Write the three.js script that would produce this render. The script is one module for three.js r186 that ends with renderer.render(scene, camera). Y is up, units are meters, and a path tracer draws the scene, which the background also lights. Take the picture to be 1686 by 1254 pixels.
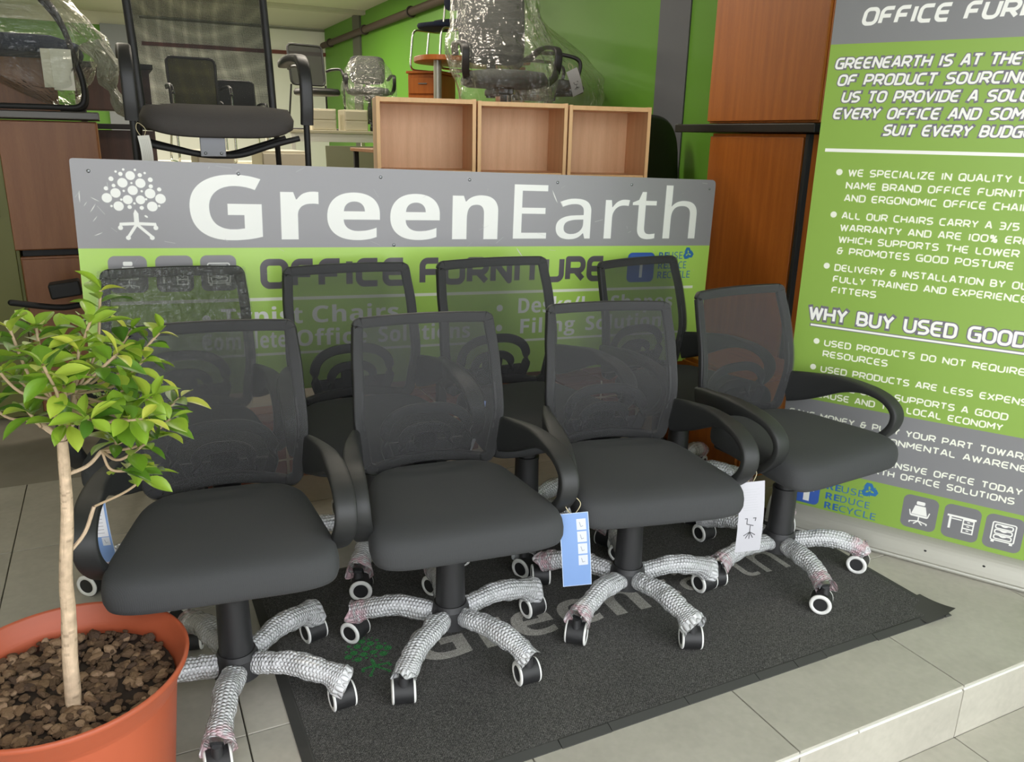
import * as THREE from 'three';
import { RoundedBoxGeometry } from 'three/addons/geometries/RoundedBoxGeometry.js';
import { mergeGeometries } from 'three/addons/utils/BufferGeometryUtils.js';
import { RectAreaLightUniformsLib } from 'three/addons/lights/RectAreaLightUniformsLib.js';

// ---------------------------------------------------------------- camera, sky, exposure
RectAreaLightUniformsLib.init();
const scene = new THREE.Scene();
const camera = new THREE.PerspectiveCamera(50.79, 1686 / 1254, 0.05, 200);
camera.position.set(0, 1.405, 0);
camera.up.set(0.1075, 0.957, -0.27);
camera.lookAt(0.4216, 1.405 - 0.2895, -0.8592);
const renderer = new THREE.WebGLRenderer({ antialias: true });
renderer.toneMapping = THREE.LinearToneMapping;
renderer.toneMappingExposure = 1.42;
renderer.shadowMap.enabled = true;
const sky = new THREE.Color().setRGB(2.55, 2.62, 2.72);      // bright overcast sky outside the open shop front
scene.background = sky;
const LAMP = 20;                                          // fluorescent ceiling panels deep in the shop

// ---------------------------------------------------------------- helpers
let seed = 7;
const rnd = () => { seed = (seed + 0x6d2b79f5) | 0; let t = Math.imul(seed ^ (seed >>> 15), 1 | seed); t = (t + Math.imul(t ^ (t >>> 7), 61 | t)) ^ t; return ((t ^ (t >>> 14)) >>> 0) / 4294967296; };
const rr = (a, b) => a + (b - a) * rnd();
const V = (x, y, z) => new THREE.Vector3(x, y, z);
const lerp = (a, b, t) => a + (b - a) * t, clamp = (x, a = 0, b = 1) => Math.min(b, Math.max(a, x));
const sstep = (x) => { x = clamp(x); return x * x * (3 - 2 * x); };
const used = {};
const numbered = (n) => { const k = used[n] = (used[n] ?? -1) + 1; return k ? `${n}_${String(k).padStart(3, '0')}` : n; };
function shadow(o) { o.castShadow = true; o.receiveShadow = true; return o; }
function part(name, geo, mat, parent) { const m = shadow(new THREE.Mesh(geo, mat)); m.name = name; parent.add(m); return m; }
function tag(o, label, category, group) { o.userData.label = label; o.userData.category = category; if (group) o.userData.group = group; return o; }
function thing(name, label, category, pos = [0, 0, 0], turn = 0, group) {
  const g = new THREE.Group(); g.name = numbered(name); g.position.set(...pos); g.rotation.y = turn; scene.add(g);
  return tag(g, label, category, group);
}
function struct(name, geo, mat, parent) {
  const m = geo ? shadow(new THREE.Mesh(geo, mat)) : new THREE.Group(); m.name = name; (parent || scene).add(m);
  if (!parent) m.userData.kind = 'structure'; return m;
}
const rbox = (w, h, d, r = 0.004, x = 0, y = 0, z = 0) => new RoundedBoxGeometry(w, h, d, 2, Math.min(r, w / 2.01, h / 2.01, d / 2.01)).translate(x, y, z);
const box = (w, h, d, x = 0, y = 0, z = 0) => new THREE.BoxGeometry(w, h, d).translate(x, y, z);
const cyl = (r0, r1, h, x = 0, y = 0, z = 0, n = 24) => new THREE.CylinderGeometry(r0, r1, h, n).translate(x, y, z);
function merge(list) {
  return mergeGeometries(list.map((g) => { const n = g.index ? g.toNonIndexed() : g.clone(); for (const k of Object.keys(n.attributes)) if (!['position', 'normal', 'uv'].includes(k)) n.deleteAttribute(k); if (!n.attributes.uv) n.setAttribute('uv', new THREE.BufferAttribute(new Float32Array(n.attributes.position.count * 2), 2)); return n; }));
}
const curve = (pts, closed = false, tension = 0.5) => new THREE.CatmullRomCurve3(pts.map((p) => p.isVector3 ? p : V(...p)), closed, 'catmullrom', tension);
const tube = (pts, r, n = 40, rs = 10, closed = false) => new THREE.TubeGeometry(curve(pts, closed), n, r, rs, closed);
function capTube(pts, r, n = 40, rs = 10) { const c = curve(pts), a = c.getPoint(0), b = c.getPoint(1); return merge([new THREE.TubeGeometry(c, n, r, rs), new THREE.SphereGeometry(r, rs, 6).translate(a.x, a.y, a.z), new THREE.SphereGeometry(r, rs, 6).translate(b.x, b.y, b.z)]); }
// bent steel tube: straight runs with rounded corners
function bentTube(pts, rad, r, closed = false, rs = 10) {
  const P = pts.map((p) => V(...p)), path = new THREE.CurvePath(), n = P.length; let last = null, first = null;
  for (let i = 0; i < n; i++) {
    if (!closed && (i === 0 || i === n - 1)) { if (i === 0) last = first = P[0]; else path.add(new THREE.LineCurve3(last, P[i])); continue; }
    const a = P[(i + n - 1) % n], b = P[i], c = P[(i + 1) % n], q = Math.min(rad, a.distanceTo(b) / 2.05, b.distanceTo(c) / 2.05);
    const s = b.clone().lerp(a, q / a.distanceTo(b)), e = b.clone().lerp(c, q / b.distanceTo(c));
    if (last) path.add(new THREE.LineCurve3(last, s)); else first = s;
    path.add(new THREE.QuadraticBezierCurve3(s, b, e)); last = e;
  }
  if (closed) path.add(new THREE.LineCurve3(last, first));
  return new THREE.TubeGeometry(path, Math.max(24, n * 14), r, rs, closed);
}
// surface from a function of (i, j) on a grid
function grid(nu, nv, f, uvf, wrapU = false) {
  const pos = [], uv = [], idx = [];
  for (let j = 0; j <= nv; j++) for (let i = 0; i <= nu; i++) { const p = f(i / nu, j / nv); pos.push(p.x, p.y, p.z); const q = uvf ? uvf(i / nu, j / nv, p) : [i / nu, j / nv]; uv.push(q[0], q[1]); }
  const w = nu + 1;
  for (let j = 0; j < nv; j++) for (let i = 0; i < nu; i++) { const a = j * w + i; idx.push(a, a + 1, a + w, a + 1, a + w + 1, a + w); }
  const g = new THREE.BufferGeometry(); g.setAttribute('position', new THREE.Float32BufferAttribute(pos, 3)); g.setAttribute('uv', new THREE.Float32BufferAttribute(uv, 2)); g.setIndex(idx); g.computeVertexNormals();
  if (wrapU) { const n = g.attributes.normal; for (let j = 0; j <= nv; j++) { const a = j * w, b = a + nu, v = V(n.getX(a) + n.getX(b), n.getY(a) + n.getY(b), n.getZ(a) + n.getZ(b)).normalize(); n.setXYZ(a, v.x, v.y, v.z); n.setXYZ(b, v.x, v.y, v.z); } }
  return g;
}
// a bar swept along points; the section is a rounded rectangle, wide along `side`, thick across it
function sweep(pts, wide, thick, side, n = 40, closed = false, ns = 16) {
  const c = curve(pts, closed), P = [];
  for (let i = 0; i <= n; i++) {
    const t = i / n, p = c.getPoint(t % 1 === 0 && closed ? 0 : t), T = c.getTangent(closed ? t % 1 : t), s = side(t, p).clone(); s.addScaledVector(T, -s.dot(T)).normalize();
    P.push([p, s, V(0, 0, 0).crossVectors(T, s).normalize(), wide(t), thick(t)]);
  }
  const f = (u, v) => { const [p, s, b, w, h] = P[Math.round(v * n)], a = u * Math.PI * 2, e = 0.45, cx = Math.cos(a), sy = Math.sin(a); return p.clone().addScaledVector(s, Math.sign(cx) * Math.abs(cx) ** e * w / 2).addScaledVector(b, Math.sign(sy) * Math.abs(sy) ** e * h / 2); };
  const g = grid(ns, n, f, null, true);
  if (closed) return g;
  const cap = (v, flip) => { const m = P[Math.round(v * n)][0], ring = []; for (let i = 0; i < ns; i++) ring.push(f(i / ns, v)); const pos = []; for (let i = 0; i < ns; i++) { const a = ring[i], b = ring[(i + 1) % ns], o = flip ? [m, b, a] : [m, a, b]; o.forEach((q) => pos.push(q.x, q.y, q.z)); } const k = new THREE.BufferGeometry(); k.setAttribute('position', new THREE.Float32BufferAttribute(pos, 3)); k.computeVertexNormals(); return k; };
  return merge([g, cap(0, true), cap(1, false)]);
}

// ---------------------------------------------------------------- textures
const hash = (x, y, s) => { let h = Math.imul(x | 0, 374761393) + Math.imul(y | 0, 668265263) + Math.imul(s | 0, 1274126177); h = Math.imul(h ^ (h >>> 13), 1103515245); return ((h ^ (h >>> 16)) >>> 0) / 4294967296; };
function vnoise(x, y, s, px = 1e6, py = 1e6) { const xi = Math.floor(x), yi = Math.floor(y), f = sstep(x - xi), g = sstep(y - yi), m = (a, p) => ((a % p) + p) % p; const h = (a, b) => hash(m(a, px), m(b, py), s); return lerp(lerp(h(xi, yi), h(xi + 1, yi), f), lerp(h(xi, yi + 1), h(xi + 1, yi + 1), f), g); }
function fbm(u, v, fx, fy, s, oct = 4) { let a = 0, k = 0.5, n = 0; for (let i = 0; i < oct; i++) { a += k * vnoise(u * fx, v * fy, s + i, fx, fy); n += k; fx *= 2; fy *= 2; k *= 0.55; } return a / n; }
function dataTex(w, h, f, srgb = true, rx = 1, ry = 1) {
  const d = new Uint8Array(w * h * 4);
  for (let y = 0; y < h; y++) for (let x = 0; x < w; x++) { const c = f((x + 0.5) / w, (y + 0.5) / h, x, y), o = (y * w + x) * 4; if (typeof c === 'number') d[o] = d[o + 1] = d[o + 2] = clamp(c * 255, 0, 255); else { d[o] = clamp(c[0], 0, 255); d[o + 1] = clamp(c[1], 0, 255); d[o + 2] = clamp(c[2], 0, 255); } d[o + 3] = 255; }
  const t = new THREE.DataTexture(d, w, h); t.wrapS = t.wrapT = THREE.RepeatWrapping; t.magFilter = THREE.LinearFilter; t.minFilter = THREE.LinearMipmapLinearFilter; if (srgb) t.colorSpace = THREE.SRGBColorSpace; t.repeat.set(rx, ry); t.needsUpdate = true; return t;
}
function canvasTex(w, h, draw) { const c = document.createElement('canvas'); c.width = w; c.height = h; draw(c.getContext('2d'), w, h); const t = new THREE.CanvasTexture(c); t.colorSpace = THREE.SRGBColorSpace; t.anisotropy = 8; return t; }
function woodTex(a, b, sx = 40, sy = 3, s = 1) { return dataTex(512, 512, (u, v) => { const w = fbm(u, v, sx, sy, s, 4), c = fbm(u, v, 6, 2, s + 9, 3), ring = 0.5 + 0.5 * Math.sin((u * 9 + 1.4 * c) * Math.PI * 2), k = clamp(0.62 * w + 0.22 * c + 0.16 * ring); return [0, 1, 2].map((i) => lerp(a[i], b[i], k) + (hash(u * 512, v * 60, s) - 0.5) * 5); }); }
const wood = (a, b, s, o = {}) => { const t = woodTex(a, b, o.sx || 40, o.sy || 3, s); t.repeat.set(o.rx || 1.6, o.ry || 1); return new THREE.MeshPhysicalMaterial({ map: t, roughness: o.rough ?? 0.42, clearcoat: o.coat ?? 0.12, clearcoatRoughness: 0.35 }); };
const std = (color, roughness = 0.6, o = {}) => new THREE.MeshStandardMaterial({ color, roughness, ...o });

const weave = dataTex(64, 64, (u, v) => 0.5 + 0.25 * Math.sin(u * 16 * Math.PI) * Math.sin(v * 16 * Math.PI) + 0.3 * (hash(u * 64, v * 64, 3) - 0.5), false, 30, 30);
const blotch = dataTex(256, 256, (u, v) => 0.35 + 0.5 * fbm(u, v, 6, 6, 21, 5), false, 2, 2);
const fabricBlack = new THREE.MeshPhysicalMaterial({ color: '#3b3c3d', roughness: 0.88, bumpMap: weave, bumpScale: 0.0006, sheen: 0.25, sheenRoughness: 0.5, sheenColor: new THREE.Color('#8a8a8a') });
const meshFabric = new THREE.MeshStandardMaterial({ color: '#414142', roughness: 0.8, transparent: true, opacity: 0.6, side: THREE.DoubleSide });
const armPlastic = new THREE.MeshPhysicalMaterial({ color: '#292a2a', roughness: 0.5, bumpMap: weave, bumpScale: 0.0002 });
const blackPlastic = new THREE.MeshPhysicalMaterial({ color: '#262627', roughness: 0.42, bumpMap: weave, bumpScale: 0.0002 });
const blackMatte = std('#1a1a1b', 0.6);
const blackLeather = new THREE.MeshPhysicalMaterial({ color: '#151516', roughness: 0.45, bumpMap: blotch, bumpScale: 0.004 });
const whitePlastic = std('#e9e9e4', 0.45);
const chrome = std('#d2d4d6', 0.22, { metalness: 1 });
const steel = std('#8d9092', 0.4, { metalness: 0.85 });
// bubble wrap: staggered rows of domes in clear film over the chrome legs
const hexDot = (u, v) => { const y = v * 4, r = Math.floor(y), x = u * 4 + (r % 2) * .5, c = Math.floor(x); return [Math.hypot(x - c - .5, (y - r - .5) * .95), c % 4, r]; };
const bubbleBump = dataTex(128, 128, (u, v) => Math.sqrt(clamp(1 - (hexDot(u, v)[0] / .48) ** 2)), false);
const bubbleWrap = new THREE.MeshPhysicalMaterial({ color: '#f3f4f5', vertexColors: true, bumpMap: bubbleBump, bumpScale: 0.006, roughness: 0.16, transparent: true, opacity: 0.72, clearcoat: 0.7, clearcoatRoughness: 0.12, side: THREE.DoubleSide });
const wrinkle = dataTex(256, 256, (u, v) => { const a = fbm(u, v, 9, 4, 31, 4), b = fbm(u, v, 4, 11, 37, 4); return clamp(Math.abs(a - 0.5) * 2.6 + Math.abs(b - 0.5) * 1.6); }, false, 1, 1);
const film = new THREE.MeshPhysicalMaterial({ color: '#f4f6f2', transmission: 0.96, thickness: 0, roughness: 0.12, ior: 1.45, bumpMap: wrinkle, bumpScale: 0.018, side: THREE.DoubleSide });
const tileTexs = [11, 12, 13].map((s) => dataTex(384, 384, (u, v) => { const a = fbm(u, v, 3, 5, s, 5), b = fbm(u, v, 40, 40, s + 40, 2), c = fbm(u, v, 2, 2, s + 80, 3), k = (a - 0.5) * 20 + (b - 0.5) * 10 + (c - 0.5) * 14; return [176 + k, 171.5 + k, 159 + k * 0.95]; }));
const tileMats = tileTexs.map((t) => new THREE.MeshStandardMaterial({ map: t, roughness: 0.52 }));
const grout = std('#6d6a60', 0.9);

// ---------------------------------------------------------------- the shop: floors, step, walls, ceiling
const XW = 3.3, XL = -1.42, ZB = -13.8, ZF = 0.55, YC = 3.0, YL = -0.168;
const colX = []; for (let k = -5; k <= 5; k++) colX.push(0.15 + 0.6 * k);
const tileGeos = {};
function tileGeo(w, h, d) { const k = [w, h, d].map((x) => x.toFixed(3)).join(); return tileGeos[k] ??= (() => { const g = rbox(w, h, d, 0.002), p = g.attributes.position, uv = g.attributes.uv; for (let i = 0; i < p.count; i++) { const n = g.attributes.normal; if (Math.abs(n.getY(i)) > 0.6) uv.setXY(i, p.getX(i) / 0.6, p.getZ(i) / 0.6); else uv.setXY(i, (p.getX(i) + p.getZ(i)) / 0.6, p.getY(i) / 0.6); } return g; })(); }
function layTile(parent, x0, x1, z0, z1, top, mats = tileMats) { const j = 0.0035, t = part('tile', tileGeo(x1 - x0 - j, 0.012, z1 - z0 - j), mats[Math.floor(rnd() * mats.length)], parent); t.position.set((x0 + x1) / 2, top - 0.006, (z0 + z1) / 2); if (rnd() < 0.5) t.rotation.y = Math.PI; return t; }
{
  const platform = struct('floor_platform');
  struct('platform_base', box(XW - XL, 0.288, 2.455, (XW + XL) / 2, -0.156, -2.358), grout, platform);
  const zs = [-1.121, -1.728, -2.345, -2.972, -3.59];
  for (let r = 0; r < 4; r++) for (let c = 0; c < 10; c++) { const x0 = Math.max(colX[c], XL), x1 = Math.min(colX[c + 1], XW); if (x1 - x0 > 0.05) layTile(platform, x0, x1, zs[r + 1], zs[r], 0); }
  for (let c = 0; c < 10; c++) { const x0 = Math.max(colX[c], XL), x1 = Math.min(colX[c + 1], XW); if (x1 - x0 < 0.05) continue; const t = part('riser_tile', tileGeo(x1 - x0 - 0.0035, 0.158, 0.01), tileMats[c % 3], platform); t.position.set((x0 + x1) / 2, -0.0935, -1.1255); }
  // chipped white edge bead along the step
  const bead = std('#d6d5cd', 0.5);
  let x = XL; while (x < XW - 0.02) { const l = Math.min(rr(0.12, 0.5), XW - x), g = rbox(l - rr(0.0, 0.01), 0.008, 0.008, 0.003, x + l / 2, -0.0095, -1.122); part('edge_bead', g, bead, platform); x += l; }
  const low = struct('floor_entrance');
  struct('screed', box(12, 0.1, 9.4, 0.4, YL - 0.062, 3.58), grout, low);
  for (let r = 0; r < 4; r++) for (let c = 0; c < 10; c++) { const z0 = -1.121 + 0.6 * r; const x0 = Math.max(colX[c], XL), x1 = Math.min(colX[c + 1], XW); if (x1 - x0 > 0.05) layTile(low, x0, x1, z0, z0 + 0.6, YL); }
  const pave = struct('pavement', box(14, 0.02, 9, 0.4, YL - 0.006, 5.8), std('#a9a69c', 0.9)); pave.userData.kind = 'structure';
  // dull grey interior floor behind the tiles
  const inner = new THREE.MeshStandardMaterial({ map: dataTex(256, 256, (u, v) => { const k = (fbm(u, v, 8, 8, 61, 4) - 0.5) * 26; return [146 + k, 140 + k, 128 + k]; }, true), roughness: 0.75 }); inner.map.repeat.set(4, 6);
  struct('floor_interior', box(XW - XL, 0.166, -3.59 - ZB, (XW + XL) / 2, -0.0855, (ZB - 3.59) / 2), inner);
  // low brown brick plinth below the sign
  const bricks = thing('brick_plinth', 'low reddish brown brick plinth with pale joints under the long sign', 'plinth', [0.1, 0, -3.33]);
  part('mortar', box(2.2, 0.26, 0.2, 1.1, 0.13, 0), std('#b9a488', 0.9), bricks);
  const bm = ['#8a5444', '#7d4b3d', '#94604d', '#73463a'].map((c) => new THREE.MeshStandardMaterial({ color: c, roughness: 0.6, bumpMap: blotch, bumpScale: 0.004 })), bg = rbox(0.208, 0.078, 0.03, 0.004), bt = rbox(0.208, 0.03, 0.1, 0.004);
  for (let r = 0; r < 3; r++) for (let k = 0; k < 10; k++) { const b = part('brick', bg, bm[Math.floor(rnd() * 4)], bricks); b.position.set(0.11 + k * 0.22, 0.045 + r * 0.088, 0.092); }
  for (let k = 0; k < 10; k++) for (let q = 0; q < 2; q++) { const b = part('brick', bt, bm[Math.floor(rnd() * 4)], bricks); b.position.set(0.11 + k * 0.22, 0.254, 0.055 - q * 0.108); }
}
const greenPaint = new THREE.MeshStandardMaterial({ color: '#5b9127', roughness: 0.55, bumpMap: blotch, bumpScale: 0.002 });
const greyPaint = std('#5b5f66', 0.6), creamPaint = std('#cfcfc0', 0.7), whitePaint = std('#eef0ec', 0.7);
{
  const wr = struct('wall_right');
  struct('plaster', box(0.2, YC - YL, ZF - ZB, XW + 0.1, (YC + YL) / 2, (ZF + ZB) / 2), greenPaint, wr);
  struct('grey_stripe', box(0.012, YC, 0.32, XW - 0.004, YC / 2, -4.505), greyPaint, wr);
  struct('grey_stripe', box(0.03, YC, 0.36, XW - 0.012, YC / 2, -11.85), std('#55594f', 0.6), wr);
  const wl = struct('wall_left', box(0.2, YC - YL, ZF - ZB, XL - 0.1, (YC + YL) / 2, (ZF + ZB) / 2), std('#a3a28f', 0.7));
  const wb = struct('wall_back');
  struct('plaster', box(XW - XL + 0.4, YC - YL, 0.2, (XW + XL) / 2, (YC + YL) / 2, ZB - 0.1), whitePaint, wb);
  struct('green_panel', box(.07 - XL, 2.84, 0.03, (XL + .07) / 2, 1.42, ZB + 0.01), greenPaint, wb);
  struct('beam_face', box(.5 - XL, 0.17, 0.06, (XL + .5) / 2, 2.915, ZB + 0.03), creamPaint, wb);
  struct('column', box(0.36, 2.84, 0.14, 0.25, 1.42, ZB + 0.06), std('#8a8f98', 0.6), wb);
  struct('red_rail', box(2.7, 0.055, 0.03, XW - 1.35, 2.62, ZB + 0.014), std('#6e3a36', 0.5), wb);
  struct('ceiling_line', box(2.7, 0.03, 0.02, XW - 1.35, 2.97, ZB + 0.01), std('#8b8d84', 0.6), wb);
  const c = struct('ceiling', box(XW - XL + 0.4, 0.2, ZF - ZB, (XW + XL) / 2, YC + 0.1, (ZF + ZB) / 2), creamPaint);
  struct('trim_1', box(XW - XL, 0.05, 0.12, (XW + XL) / 2, YC - 0.025, -11.5), std('#b9b8a8', 0.7));
  // steel conduit along the right wall with brackets
  const pipe = thing('wall_conduit', 'dark rusty steel pipe running along the top of the green wall', 'pipe', [XW - 0.06, 2.745, -9.2]);
  part('pipe', new THREE.CylinderGeometry(0.045, 0.045, 9, 14).rotateX(Math.PI / 2), std('#4d4038', 0.6, { metalness: 0.4 }), pipe);
  for (let k = 0; k < 5; k++) part('bracket', new THREE.TorusGeometry(0.052, 0.012, 8, 18).translate(0, 0, -4 + k * 1.9), std('#3a3330', 0.6), pipe);
}
// ceiling lamps deep inside the shop
for (const [i, [x, z]] of [[0.2, -7.0], [2.0, -8.2], [0.2, -10.2], [1.6, -10.2], [-0.75, -10.2], [1.5, -4.6], [-0.75, -5.2]].entries()) {
  const l = thing('ceiling_lamp', ['ceiling panel lamp over the aisle behind the brown cabinets', 'ceiling panel lamp over the right side halfway in', 'ceiling panel lamp over the aisle halfway in', 'ceiling panel lamp at the back right', 'ceiling panel lamp at the back left', 'ceiling panel lamp above the bookcases', 'ceiling panel lamp above the brown cabinets'][i], 'lamp', [x, YC - 0.02, z]);
  part('frame', merge([box(1.24, 0.04, 0.03, 0, 0, 0.15), box(1.24, 0.04, 0.03, 0, 0, -0.15), box(0.03, 0.04, 0.3, 0.6, 0, 0), box(0.03, 0.04, 0.3, -0.6, 0, 0)]), whitePlastic, l);
  part('diffuser', box(1.17, 0.012, 0.27, 0, 0.002, 0), new THREE.MeshStandardMaterial({ color: '#ffffff', emissive: '#fff6e6', emissiveIntensity: 1.2 }), l);
  const a = new THREE.RectAreaLight('#fff4e2', LAMP * [.8, 1.2, 2.8, 2.4, 2.4, 1.2, .6][i], 1.17, 0.27); a.position.set(0, -0.025, 0); a.rotation.x = -Math.PI / 2; l.add(a); a.name = 'light';
}

// ---------------------------------------------------------------- lettering
// square techno lettering: each glyph is [width, strokes]; an r after a point rounds that corner
const GL = {
  A: [1, '0,1 .42,0 .6,0 1,1;.2,.68 .82,.68'], B: [.95, '0,1 0,0 .92,0r .92,.5 0,.5;.9,.5 1,.5r 1,1r 0,1'], C: [.95, '1,0 0,0r 0,1r 1,1'], D: [1, '0,0 1,0r 1,1r 0,1 0,0 .2,0'], E: [.92, '1,0 0,0r 0,1r 1,1;0,.5 .92,.5'], F: [.9, '1,0 0,0r 0,1;0,.52 .85,.52'], G: [1, '1,0 0,0r 0,1r 1,1 1,.52 .5,.52'], H: [1, '0,0 0,1;1,0 1,1;0,.5 1,.5'], I: [.12, '.5,0 .5,1'], J: [.8, '1,0 1,1r 0,1r 0,.7'], K: [.95, '0,0 0,1;1,0 .35,.5 1,1;0,.5 .35,.5'], L: [.85, '0,0 0,1r 1,1'], M: [1.15, '0,1 0,0 .5,.62 1,0 1,1'], N: [1, '0,1 0,0 1,1 1,0'], O: [1.02, '.5,0 1,0r 1,1r 0,1r 0,0r .55,0'], P: [.95, '0,1 0,0 1,0r 1,.6r 0,.6'], Q: [1.05, '.5,0 1,0r 1,1r 0,1r 0,0r .55,0;.6,.72 1.05,1.12'], R: [1, '0,1 0,0 1,0r 1,.58r 0,.58;.5,.58 1,1'], S: [.95, '1,0 0,0r 0,.5r 1,.5r 1,1r 0,1'], T: [.95, '0,0 1,0;.5,0 .5,1'], U: [1, '0,0 0,1r 1,1r 1,0'], V: [1, '0,0 .5,1 1,0'], W: [1.35, '0,0 .25,1 .5,.1 .75,1 1,0'], X: [1, '0,0 1,1;1,0 0,1'], Y: [.95, '0,0 .5,.52 1,0;.5,.52 .5,1'], Z: [.95, '0,0 1,0 0,1 1,1'],
  0: [1.02, '.5,0 1,0r 1,1r 0,1r 0,0r .55,0'], 1: [.12, '.5,0 .5,1'], 3: [.9, '0,0 1,0r 1,1r 0,1;.15,.5 .98,.5'], 5: [.9, '1,0 0,0 0,.45 1,.45r 1,1r 0,1'], '/': [.5, '1,-.1 0,1.1'], '%': [1.1, '.1,0 .4,0r .4,.4r .05,.4r .05,0r .2,0;.65,.6 .95,.6r .95,1r .6,1r .6,.6r .75,.6;.8,0 .25,1'], '&': [.95, '.85,0 .12,0r .12,.46 .5,.46;.5,.46 0,.46r 0,1r .82,1r .82,.3;.5,.46 1.1,.46'], '?': [.85, '0,0 1,0r 1,.55r .45,.55 .45,.75;.45,.95 .45,1.02'], '.': [.12, '.5,.95 .5,1.02'], '-': [.6, '0,.55 1,.55'], ' ': [.55, ''],
};
function techno(g, str, x0, x1, base, cap, lw, o = {}) {
  const gap = (o.gap ?? 0.2) + lw / cap; let total = -gap; for (const ch of str) total += (GL[ch] || GL[' '])[0] + gap;
  const sx = (x1 - x0) / total; let x = x0; g.save(); g.lineJoin = 'round'; g.lineCap = 'butt'; if (o.slant) { g.transform(1, 0, -o.slant, 1, o.slant * base, 0); }
  for (const ch of str) {
    const [w, strokes] = GL[ch] || GL[' '];
    for (const s of strokes.split(';')) {
      if (!s) continue;
      const P = s.split(' ').map((q) => { const r = q.endsWith('r'), [a, b] = q.replace('r', '').split(',').map(Number); return [x + a * w * sx, base - cap + lw / 2 + b * (cap - lw), r]; });
      g.beginPath(); g.moveTo(P[0][0], P[0][1]);
      for (let i = 1; i < P.length; i++) if (P[i][2] && P[i + 1]) g.arcTo(P[i][0], P[i][1], P[i + 1][0], P[i + 1][1], cap * (o.r ?? 0.24)); else g.lineTo(P[i][0], P[i][1]);
      for (const [c, l] of o.pass || [[o.color || '#fff', lw]]) { g.strokeStyle = c; g.lineWidth = l; g.lineCap = l > lw ? 'square' : 'butt'; g.stroke(); }
    }
    x += (w + gap) * sx;
  }
  g.restore();
}
function prefixEnd(str, pre, x0, xp, cap, lw) { const w = (q) => { let t = -(0.2 + lw / cap); for (const ch of q) t += (GL[ch] || GL[' '])[0] + 0.2 + lw / cap; return t; }; return x0 + (xp - x0) * w(str) / w(pre); }
// outlined lettering is laid down in two runs so that outlines never cover a neighbour's fill
function technoOutlined(g, str, x0, x1, base, cap, lw, edge, fill, slant = 0) { techno(g, str, x0, x1, base, cap, lw, { slant, pass: [[edge, lw * 1.75]] }); techno(g, str, x0, x1, base, cap, lw, { slant, pass: [[fill, lw]] }); }
function fitText(g, str, x0, x1, base, font, cap, color) { // cap: wanted height of capitals
  g.save(); g.font = font.replace('#', '200'); const m = g.measureText(str), h = g.measureText('E').actualBoundingBoxAscent, l = -m.actualBoundingBoxLeft, w = m.actualBoundingBoxRight - l; g.fillStyle = color; g.translate(x0, base); g.scale((x1 - x0) / w, cap / h); g.fillText(str, -l, 0); g.restore();
}
function rrect(g, x, y, w, h, r, fill) { g.beginPath(); g.moveTo(x + r, y); g.arcTo(x + w, y, x + w, y + h, r); g.arcTo(x + w, y + h, x, y + h, r); g.arcTo(x, y + h, x, y, r); g.arcTo(x, y, x + w, y, r); g.closePath(); g.fillStyle = fill; g.fill(); }
function chairIcon(g, cx, cy, s, c) { g.save(); g.translate(cx, cy); g.scale(s, s); g.fillStyle = g.strokeStyle = c; g.lineCap = 'round'; rrect(g, -.13, -.42, .26, .13, .04, c); g.beginPath(); g.moveTo(-.16, -.26); g.lineTo(.16, -.26); g.lineTo(.24, .06); g.lineTo(-.24, .06); g.closePath(); g.fill(); rrect(g, -.26, .07, .52, .07, .03, c); g.lineWidth = .04; const L = (...p) => { g.beginPath(); g.moveTo(p[0], p[1]); for (let i = 2; i < p.length; i += 2) g.lineTo(p[i], p[i + 1]); g.stroke(); }; L(-.3, -.06, -.26, .1); L(.3, -.06, .26, .1); L(0, .14, 0, .3); L(0, .28, -.26, .34, -.26, .38); L(0, .28, .26, .34, .26, .38); L(0, .28, -.12, .4); L(0, .28, .12, .4); g.restore(); }
function deskIcon(g, cx, cy, s, c) { g.save(); g.translate(cx, cy); g.scale(s, s); g.fillStyle = g.strokeStyle = c; g.fillRect(-.42, -.24, .84, .07); g.fillRect(-.36, -.17, .07, .42); g.fillRect(-.29, -.13, .3, .04); g.lineWidth = .04; for (let k = 0; k < 3; k++) { g.strokeRect(.06, -.15 + k * .15, .3, .15); g.fillRect(.17, -.1 + k * .15, .08, .035); } g.restore(); }
function cabinetIcon(g, cx, cy, s, c) { g.save(); g.translate(cx, cy); g.scale(s, s); g.strokeStyle = c; g.lineWidth = .04; rrectStroke(g, -.32, -.34, .64, .62, .05); for (let k = 0; k < 3; k++) { rrectStroke(g, -.24, -.27 + k * .18, .48, .13, .04); g.beginPath(); g.moveTo(-.1, -.27 + k * .18); g.quadraticCurveTo(0, -.18 + k * .18, .1, -.27 + k * .18); g.stroke(); } g.fillStyle = c; g.fillRect(-.3, .3, .09, .06); g.fillRect(.21, .3, .09, .06); g.restore(); }
function rrectStroke(g, x, y, w, h, r) { g.beginPath(); g.moveTo(x + r, y); g.arcTo(x + w, y, x + w, y + h, r); g.arcTo(x + w, y + h, x, y + h, r); g.arcTo(x, y + h, x, y, r); g.arcTo(x, y, x + w, y, r); g.closePath(); g.stroke(); }
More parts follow.
